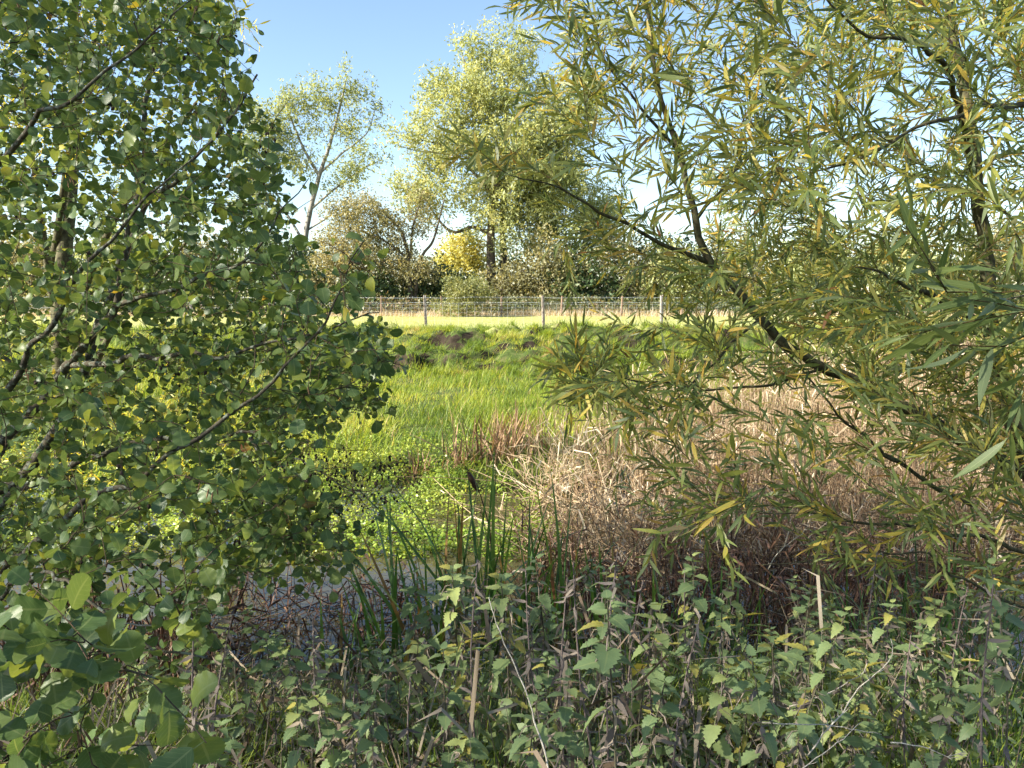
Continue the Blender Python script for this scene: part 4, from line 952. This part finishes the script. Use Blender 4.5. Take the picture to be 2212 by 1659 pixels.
def build_clumps():
    spots = [(700, 4.8, 9, (.45, .75)), (775, 4.9, 11, (.5, .9)), (840, 4.9, 13, (0.80, 1.36)), (905, 5.1, 15, (0.92, 1.47)), (960, 4.8, 16, (0.92, 1.53)), (1010, 5.0, 18, (1.03, 1.71)), (1060, 4.8, 16, (1.03, 1.77)), (1110, 4.9, 14, (0.92, 1.42)), (1165, 4.8, 12, (0.92, 1.42)), (1215, 4.9, 13, (0.92, 1.59)), (1290, 4.9, 12, (0.80, 1.30)), (1370, 4.8, 12, (0.80, 1.24)), (1440, 4.9, 12, (0.80, 1.18)), (1530, 4.8, 11, (0.69, 1.12)), (1620, 4.9, 10, (0.69, 1.06))]
    lb = ["short iris clump standing alone in the dark open water", "iris clump between the lone short one and the main iris row", "sword-leaved water iris nearest the dark open water", "upright iris clump just right of the dark open water", "iris clump with bent broad blades below the watercress", "tall dense iris clump below the dead bulrush head", "tallest iris clump, blades rising in front of the watercress", "iris clump right of the tallest one", "thin iris clump behind the leafy nettle's left side", "iris clump with one long blade behind the tall leafy nettle", "iris clump right of the tall leafy nettle, among red-brown stubble", "iris clump in the red-brown stubble below the reed bed", "short iris clump below the willow's hanging left fringe", "short iris clump below the willow's lowest twigs", "last iris clump, nearest the patch of brown water"]
    for (px, y, n, h), l in zip(spots, lb): blade_clump("water_iris", l, "iris", px, y, WATER_Z - .05, n, h, (.018, .034), .09, M['sedge'], "iris clumps along the water's edge")
    sp = [(1980, 4.0, 46, (.7, 1.15)), (2080, 3.7, 52, (.7, 1.2)), (2170, 3.9, 40, (.7, 1.1)), (1900, 4.2, 34, (.6, .95)), (2240, 3.3, 34, (.6, .9))]
    ls = ["dark grassy sedge tussock below the willow's lowest bough", "largest dark drooping sedge tussock under the willow", "dark sedge tussock right of the largest one, near the willow foot", "smaller sedge tussock between the brown water and the dark tussocks", "sedge tussock cut by the picture's right margin"]
    for (px, y, n, h), l in zip(sp, ls):
        x = (px - 1106) / FPX * y; blade_clump("sedge_tussock", l, "sedge", px, y, float(ground(x, y)) - .03, n, h, (.008, .016), .11, M['sedge'], "sedge tussocks under the willow", (.0, .5), .55, .06)
    # dead tussock on the shelf and the bulrush head
    for px, y, h, l in ((1075, 11.6, (.5, .95), "large collapsed tussock of dead orange-brown sedge beyond the watercress"), (1120, 12.4, (.5, .9), "upright dead sedge tussock behind the collapsed one"), (985, 11.2, (.3, .6), "small dead sedge tuft left of the collapsed tussock"), (900, 10.8, (.3, .55), "small straw tuft at the alder's cone-bearing twigs")):
        x = (px - 1106) / FPX * y; blade_clump("dead_sedge", l, "sedge", px, y, float(ground(x, y)) - .02, 95 if h[1] > .8 else 30, h, (.012, .026), .26 if h[1] > .8 else .10, M['rust'], "dead sedge tussocks on the shelf", (.15, .8), .6, 0)
    x, y = (1050 - 1106) / FPX * 5.2, 5.2
    root = thing("bulrush", "dead bulrush with ragged brown seed head leaning above the iris", "bulrush", (x, y, WATER_Z))
    P = np.array([[x, y, WATER_Z], *at([1062, 1050, 1028, 1012], [1200, 1110, 1045, 1022], 5.2)]); P = smooth_line(P, .1)
    a_ = Acc(); a_.add(*tube(P, np.linspace(.007, .004, len(P)), 5), .4); a_.build("stem", M['reeddark'], root)
    e = P[-1]; d = unit(P[-1] - P[-3]); Q = e - d * .14 + d * np.linspace(0, .15, 8)[:, None]
    a_ = Acc(); a_.add(*tube(Q, [.005, .017, .021, .018, .022, .019, .015, .004], 7), .3)
    k = 130; base = Q[rng.integers(0, 8, k)]; a2 = frames(rng.normal(size=(k, 3)), rng.normal(size=(k, 3)), rng.uniform(.02, .04, k)); scatter(a_, OVATE[0], a2 * np.array([.3, 1, 1]), base, rng.uniform(.2, .9, k)); a_.build("seed_head", M['reeddark'], root)

# ------------------------------------------------------------------ nettles and dead stalks on the near bank
def make_nettle(seed, h, leafy, green, herb=False):
    """parts in local coordinates, the root at the origin: list of (name, mesh, matrix)"""
    g = np.random.default_rng(seed); parts = []
    n = 9; u = np.linspace(0, 1, n); P = np.stack([h * (.05 * np.sin(u * 3 + seed) + g.normal(0, .05) * u * u), h * (g.normal(0, .06) * u + .03 * np.sin(u * 4)), h * u], -1)
    a_ = Acc(); a_.add(*tube(P, np.linspace(.0042, .0018, n), 5)); parts.append(("stem", a_.mesh("stem", M['nettlestem']), Matrix.Identity(4)))
    lo = h * (1 - leafy); z = h; s = .030 if not herb else .045; ang = g.uniform(0, 6.28); lev = 0; dz = .016 if not herb else .014
    while z > lo:
        p = np.array([np.interp(z, P[:, 2], P[:, 0]), np.interp(z, P[:, 2], P[:, 1]), z])
        for side in (0, math.pi):
            if g.random() < .12 and lev > 2: continue
            a2 = ang + side + g.normal(0, .2); el = .45 - .12 * lev + g.normal(0, .18)
            D = unit(np.array([math.cos(a2), math.sin(a2), math.tan(np.clip(el, -1.0, 1.0))])); Nn = unit(np.array([0, 0, 1.]) + g.normal(0, .2, 3))
            parts.append(("leaf", None, (int(g.integers(3)), D, Nn, s * g.uniform(.85, 1.15), p, float(np.clip(green + g.normal(0, .16) + .12 * (lev < 2) + (.0 if g.random() > .06 else .45), 0, 1)))))
        z -= dz; dz = min(dz * 1.26, .06); s = min(s * 1.22, g.uniform(.052, .072)); ang += math.pi / 2; lev += 1
    a_ = Acc(); zz = lo
    # dried hanging leaves and seed strings below the green top
    k = int(h * 34); z = g.uniform(h * .25, h * .92, k); p = np.stack([np.interp(z, P[:, 2], P[:, 0]), np.interp(z, P[:, 2], P[:, 1]), z], -1)
    D = unit(np.stack([g.normal(size=k), g.normal(size=k), -1.2 + 0 * z], -1)); scatter(a_, OVATE[1], frames(D, g.normal(size=(k, 3)), g.uniform(.02, .05, k)) * np.array([.55, 1, 1.4]), p, g.uniform(0, 1, k))
    for _ in range(int(h * 22)):
        z0 = g.uniform(h * .45, h * .93); b = np.array([np.interp(z0, P[:, 2], P[:, 0]), np.interp(z0, P[:, 2], P[:, 1]), z0]); a2 = g.uniform(0, 6.28); o_ = np.array([math.cos(a2), math.sin(a2), 0]); L = g.uniform(.02, .05)
        a_.add(*tube(np.stack([b, b + o_ * L * .6 + [0, 0, -.1 * L], b + o_ * L + [0, 0, -.9 * L]]), [.0012, .0022, .0014], 3), float(g.uniform(.2, .8)))
    parts.append(("dried_leaves", a_.mesh("dried_leaves", M['dried']), Matrix.Identity(4)))
    return parts
def build_nettles():
    lm = {}
    def leaf_mesh(v, t):
        key = (v, min(7, int(t * 8)))
        if key not in lm:
            a_ = Acc(); a_.add(*NETTLE[v], T=(key[1] + .5) / 8); lm[key] = a_.mesh("leaf", M['nettle'])
        return lm[key]
    protos = [make_nettle(100 + k, h, lf, gr) for k, (h, lf, gr) in enumerate(((.80, .55, .42), (.95, .40, .5), (.62, .75, .45), (1.05, .35, .36), (.72, .6, .6), (.88, .28, .3)))]
    ph = [.80, .95, .62, 1.05, .72, .88]
    rows = [("front row at the picture's foot", 1.75, 2.15, 18, 1230, 1590), ("second row from the picture's foot", 2.3, 2.75, 24, 1215, 1480), ("third row from the picture's foot", 2.9, 3.4, 24, 1190, 1410), ("rearmost row by the water's edge", 3.55, 4.15, 22, 1190, 1360)]
    done = 0
    for rn, y0, y1, n, t0, t1 in rows:
        pxs = np.sort(np.linspace(430 if rn[0] == 'f' else 200, 2190, n) + rng.normal(0, 30, n)); k_ = 0
        for px in pxs:
            y = rng.uniform(y0, y1); x = (px - 1106) / FPX * y; z = float(ground(x, y)) - .02
            ty = rng.uniform(t0, t1)
            if px < 860: ty = max(ty, rng.uniform(1350, 1520) if px > 560 else rng.uniform(1290, 1470))
            if abs(px - 1245) < 30 and rn.startswith("third"): ty = 1165
            top = float(at(px, ty, y)[2]); h = top - z
            if h < .22: continue
            pi = int(rng.integers(6))
            if ty == 1165: pi = 0
            s = h / ph[pi]; sxy = min(1.25, max(.75, s)) / s
            word = ("small " if h < .5 else "tall " if h > .95 else "") + ("fresh green", "grey-stalked", "leafy", "grey-brown stalked", "pale green", "withered-looking")[pi]
            root = bpy.data.objects.new("nettle", None); COL.objects.link(root)
            root.location = (x, y, z); root.rotation_euler = (0, 0, rng.uniform(0, 6.28)); root.empty_display_size = .1
            tag(root, f"{word} nettle, {ORD[k_]} from the left in the {rn}", "nettle", "nettles on the near bank"); k_ += 1
            for nm, me, mx in protos[pi]:
                if nm == "leaf":
                    v, D, Nn, sz, p, t = mx
                    fr = frames(D[None], Nn[None], np.array([sz * min(1.2, max(.85, s))]))[0]; m4 = Matrix.Identity(4)
                    for r_ in range(3):
                        for c_ in range(3): m4[r_][c_] = float(fr[r_, c_])
                    m4.translation = Vector((p[0] * s, p[1] * s, p[2] * s)); me = leaf_mesh(v, float(np.clip(t + rng.normal(0, .06), 0, 1)))
                else: m4 = Matrix.Diagonal((s * sxy, s * sxy, s, 1)) if nm != "stem" else Matrix.Diagonal((s, s, s, 1))
                o = bpy.data.objects.new(nm, me); COL.objects.link(o); o.parent = root; o.matrix_basis = m4
                if nm == "dried_leaves": o["kind"] = "stuff"
            done += 1
    herbs = [make_nettle(300 + k, h, lf, gr, True) for k, (h, lf, gr) in enumerate(((.75, .8, .6), (.9, .7, .75), (.6, .85, .5)))]
    hm = {}
    for k, px in enumerate(np.sort(np.concatenate([rng.uniform(960, 2200, 20), rng.uniform(1750, 2210, 10)]))):
        y = rng.uniform(1.9, 3.8); x = (px - 1106) / FPX * y; z = float(ground(x, y)) - .02; pi = int(rng.integers(3)); h = max(.3, float(at(px, rng.uniform(1260, 1560), y)[2]) - z); s = h / (.75, .9, .6)[pi]
        root = bpy.data.objects.new("willowherb", None); COL.objects.link(root); root.location = (x, y, z); root.rotation_euler = (0, 0, rng.uniform(0, 6.28)); root.empty_display_size = .1
        tag(root, f"narrow-leaved yellowish willowherb among the nettles, {ORD[k]} counted from the left", "willowherb", "willowherbs on the near bank")
        for nm, me, mx in herbs[pi]:
            if nm == "leaf":
                v, D, Nn, sz, p, t = mx; key = (v, min(5, int(t * 6)))
                if key not in hm:
                    a_ = Acc(); tm = NETTLE[v]; V2 = tm[0].copy(); V2[:, 0] *= .42; a_.add(V2, tm[1], tm[2], T=(key[1] + .8) / 6.2); hm[key] = a_.mesh("leaf", M['nettle'])
                me = hm[key]; fr = frames(D[None], Nn[None], np.array([sz * 1.15]))[0]; m4 = Matrix.Identity(4)
                for r_ in range(3):
                    for c_ in range(3): m4[r_][c_] = float(fr[r_, c_])
                m4.translation = Vector((p[0] * s, p[1] * s, p[2] * s))
            else: m4 = Matrix.Diagonal((s, s, s, 1))
            o = bpy.data.objects.new(nm, me); COL.objects.link(o); o.parent = root; o.matrix_basis = m4
            if nm == "dried_leaves": o["kind"] = "stuff"
    # bare dead stalks
    n = 36; pxs = np.sort(np.concatenate([rng.uniform(880, 2200, 29), rng.uniform(300, 900, 7)]))
    for k, px in enumerate(pxs):
        y = rng.uniform(1.9, 3.6); x = (px - 1106) / FPX * y; z = float(ground(x, y)) - .02; ty = rng.uniform(1190, 1400) if px > 1000 else rng.uniform(1330, 1480); h = max(.3, float(at(px, ty, y)[2]) - z)
        root = thing("dead_stalk", f"brown bare dead stalk among the nettles, {ORD[k]} counted from the left", "stalk", (x, y, z), "dead stalks among the nettles")
        u = np.linspace(0, 1, 7); ln = rng.normal(0, .07, 2); P = np.stack([x + ln[0] * h * u + .01 * np.sin(u * 7), y + ln[1] * h * u, z + h * u], -1)
        a_ = Acc(); a_.add(*tube(P, np.linspace(.0048, .0018, 7), 5)); a_.build("stem", M['stalk'], root)
        a_ = Acc(); m = rng.integers(30, 70); uu = rng.uniform(.3, 1, m); p = np.stack([np.interp(uu, u, P[:, c]) for c in range(3)], -1)
        D = unit(rng.normal(size=(m, 3)) * [1, 1, .5] + [0, 0, -.6]); scatter(a_, OVATE[1], frames(D, rng.normal(size=(m, 3)), rng.uniform(.015, .045, m)) * np.array([.45, 1, 1.6]), p, rng.uniform(0, .8, m))
        a_.build("withered_leaves", M['dried'], root, "stuff")

def build_low():
    acc = Acc(); x, y = wedge(17000, 1.3, 4.6, -60, 2280); z = ground(x, y); keep = z > WATER_Z; x, y, z = x[keep], y[keep], z[keep]
    d = vnoise(x * 2, y * 2, 91); hgt = (.05 + .34 * d) * np.interp((x / y) * FPX + 1106, [0, 700, 1000, 2200], [.35, .5, 1, 1.15])
    z = z + rng.random(len(x)) * hgt; D = unit(rng.normal(size=(len(x), 3)) * [1, 1, .5]); N_ = unit(rng.normal(0, .5, (len(x), 3)) + [0, -.2, 1])
    t = np.clip(.42 + .9 * fbm(x * 1.7, y * 1.7, 92) + rng.normal(0, .15, len(x)), 0, .86); yl = rng.random(len(x)) < .03; t[yl] = rng.uniform(.9, 1, yl.sum())
    Mx = frames(D, N_, rng.uniform(.02, .055, len(x)))
    for vi, tm in enumerate(OVATE): scatter(acc, tm, Mx[vi::3], np.stack([x, y, z], -1)[vi::3], t[vi::3])
    tag(acc.build("undergrowth", M['nettle'], None, "stuff"), "low tangle of small green leaves covering the near bank", "undergrowth")
    acc = Acc(); x, y = wedge(24000, 1.3, 4.7, -60, 2280); d = vnoise(x * 1.5, y * 1.5, 95); keep = rng.random(len(x)) < d * 1.3; x, y, d = x[keep], y[keep], d[keep]; z = ground(x, y)
    blades(acc, x, y, z - .01, rng.uniform(.12, .45, len(x)) * (.5 + d) * np.interp((x / y) * FPX + 1106, [0, 800, 1000, 2200], [.5, .6, 1, 1]), rng.uniform(.003, .007, len(x)), np.clip(rng.normal(.30, .25, len(x)), 0, 1), .8, GRASS)
    tag(acc.build("bank_grass", M['grass'], None, "stuff"), "thin tangled grass between the nettle stems", "grass")
    acc = Acc(); n = 2600; x, y = wedge(n, 1.2, 4.8, -60, 2280); z = np.maximum(ground(x, y), WATER_Z) + rng.uniform(.005, .10, n); ang = rng.uniform(0, 6.28, n); D = np.stack([np.cos(ang), np.sin(ang), rng.normal(0, .25, n)], -1)
    L = rng.uniform(.12, .5, n); X = unit(np.cross(D, rng.normal(0, .3, (n, 3)) + [0, 0, 1])); Z = np.cross(X, unit(D)); Mx = np.stack([X * rng.uniform(.004, .012, n)[:, None], unit(D) * L[:, None], Z * L[:, None]], -1)
    for vi, tm in enumerate(GRASS): scatter(acc, tm, Mx[vi::5], np.stack([x, y, z], -1)[vi::5], rng.uniform(0, 1, n)[vi::5])
    n = 420; x2, y2 = wedge(n, 1.5, 4.2, 250, 2250); z2 = ground(x2, y2); h2 = rng.uniform(.25, .8, n) * np.interp((x2 / y2) * FPX + 1106, [250, 900, 1100, 2250], [.5, .6, 1, 1])
    reed_stems(acc, x2, y2, z2, h2, .22, rng.uniform(.3, 1, n), .0016, .8)
    tag(acc.build("dead_litter", M['litter'], None, "stuff"), "brown matted dead stems lying and standing thinly on the bank", "litter")

def build_twigs():
    def twig(name, label, px, py, d, r0, r1, thorns, mat='paletwig'):
        P = smooth_line(at(px, py, d), .02); root = thing(name, label, "twig", P[0])
        a_ = Acc(); P[1:-1] += rng.normal(0, .0016, (len(P) - 2, 3)); a_.add(*tube(P, np.linspace(r0, r1, len(P)) * .78 * (1 + rng.normal(0, .08, len(P))), 6, True)); a_.build("stem", M[mat], root)
        for k in range(thorns):
            i_ = rng.integers(1, len(P) - 1); dr = unit(rng.normal(0, .7, 3) + unit(P[i_ + 1] - P[i_]) * .8); L = rng.uniform(.008, .03)
            a_ = Acc(); a_.add(*tube(np.stack([P[i_], P[i_] + dr * L * .6, P[i_] + dr * L + [0, 0, .003]]), [r1, r1 * .8, r1 * .4], 4)); a_.build("side_twig", M[mat], root)
    twig("bare_twig", "long pale curving bare thorny twig hooking upward through the nettles", [1744, 1787, 1812, 1841, 1866, 1905, 1927, 1924], [1633, 1575, 1551, 1504, 1478, 1443, 1414, 1380], [1.95, 1.95, 1.95, 2, 2, 2, 2, 2], .0030, .0014, 16)
    twig("bare_twig", "pale bare twig arching above the hooked twig's left side", [1705, 1768, 1837, 1866, 1873], [1526, 1504, 1472, 1453, 1433], [2.1, 2.1, 2.1, 2.1, 2.1], .0024, .0012, 8)
    twig("bare_twig", "thin pale twig lying level across the hooked twig", [1640, 1709, 1802, 1856, 1905], [1560, 1564, 1566, 1578, 1587], [1.9, 1.9, 1.9, 1.9, 1.9], .0022, .0012, 6)
    twig("bare_twig", "wavy pale thorny twig low at the right, below the hooked one", [1924, 1968, 2008, 2047, 2085], [1604, 1609, 1619, 1632, 1624], [1.8, 1.8, 1.8, 1.8, 1.8], .0022, .0012, 9)
    twig("bare_twig", "straight pale dead stem slanting up from the lower edge below the hooked twig", [1700, 1760, 1820, 1860], [1680, 1640, 1595, 1560], [1.8, 1.82, 1.85, 1.9], .002, .001, 3)
    twig("dry_stalk", "long straight cream-coloured dry stalk leaning left through the middle nettles", [1192, 1165, 1130, 1090, 1066, 1056], [1680, 1590, 1480, 1390, 1330, 1290], [1.75, 1.8, 1.85, 1.9, 1.95, 2.0], .0030, .0014, 0)
    twig("bare_twig", "white forked dead twig rising beside the brown water under the willow", [1660, 1680, 1715, 1740, 1752], [1230, 1195, 1165, 1145, 1120], [3.6, 3.6, 3.6, 3.6, 3.6], .0036, .0014, 10)
    twig("bare_twig", "grey dead twig crossing the shaded reeds under the alder", [60, 140, 220, 330, 430, 520], [1365, 1352, 1345, 1352, 1340, 1325], [2.3, 2.3, 2.3, 2.35, 2.4, 2.5], .0045, .002, 8)

build_alder()
build_willow()
build_back_willow()
build_far()
build_shade_trees()
build_fences()
build_grass()
build_cress()
build_reeds()
build_clumps()
build_nettles()
build_low()
build_twigs()
for o in bpy.data.objects:
    if "_local" in o: del o["_local"]
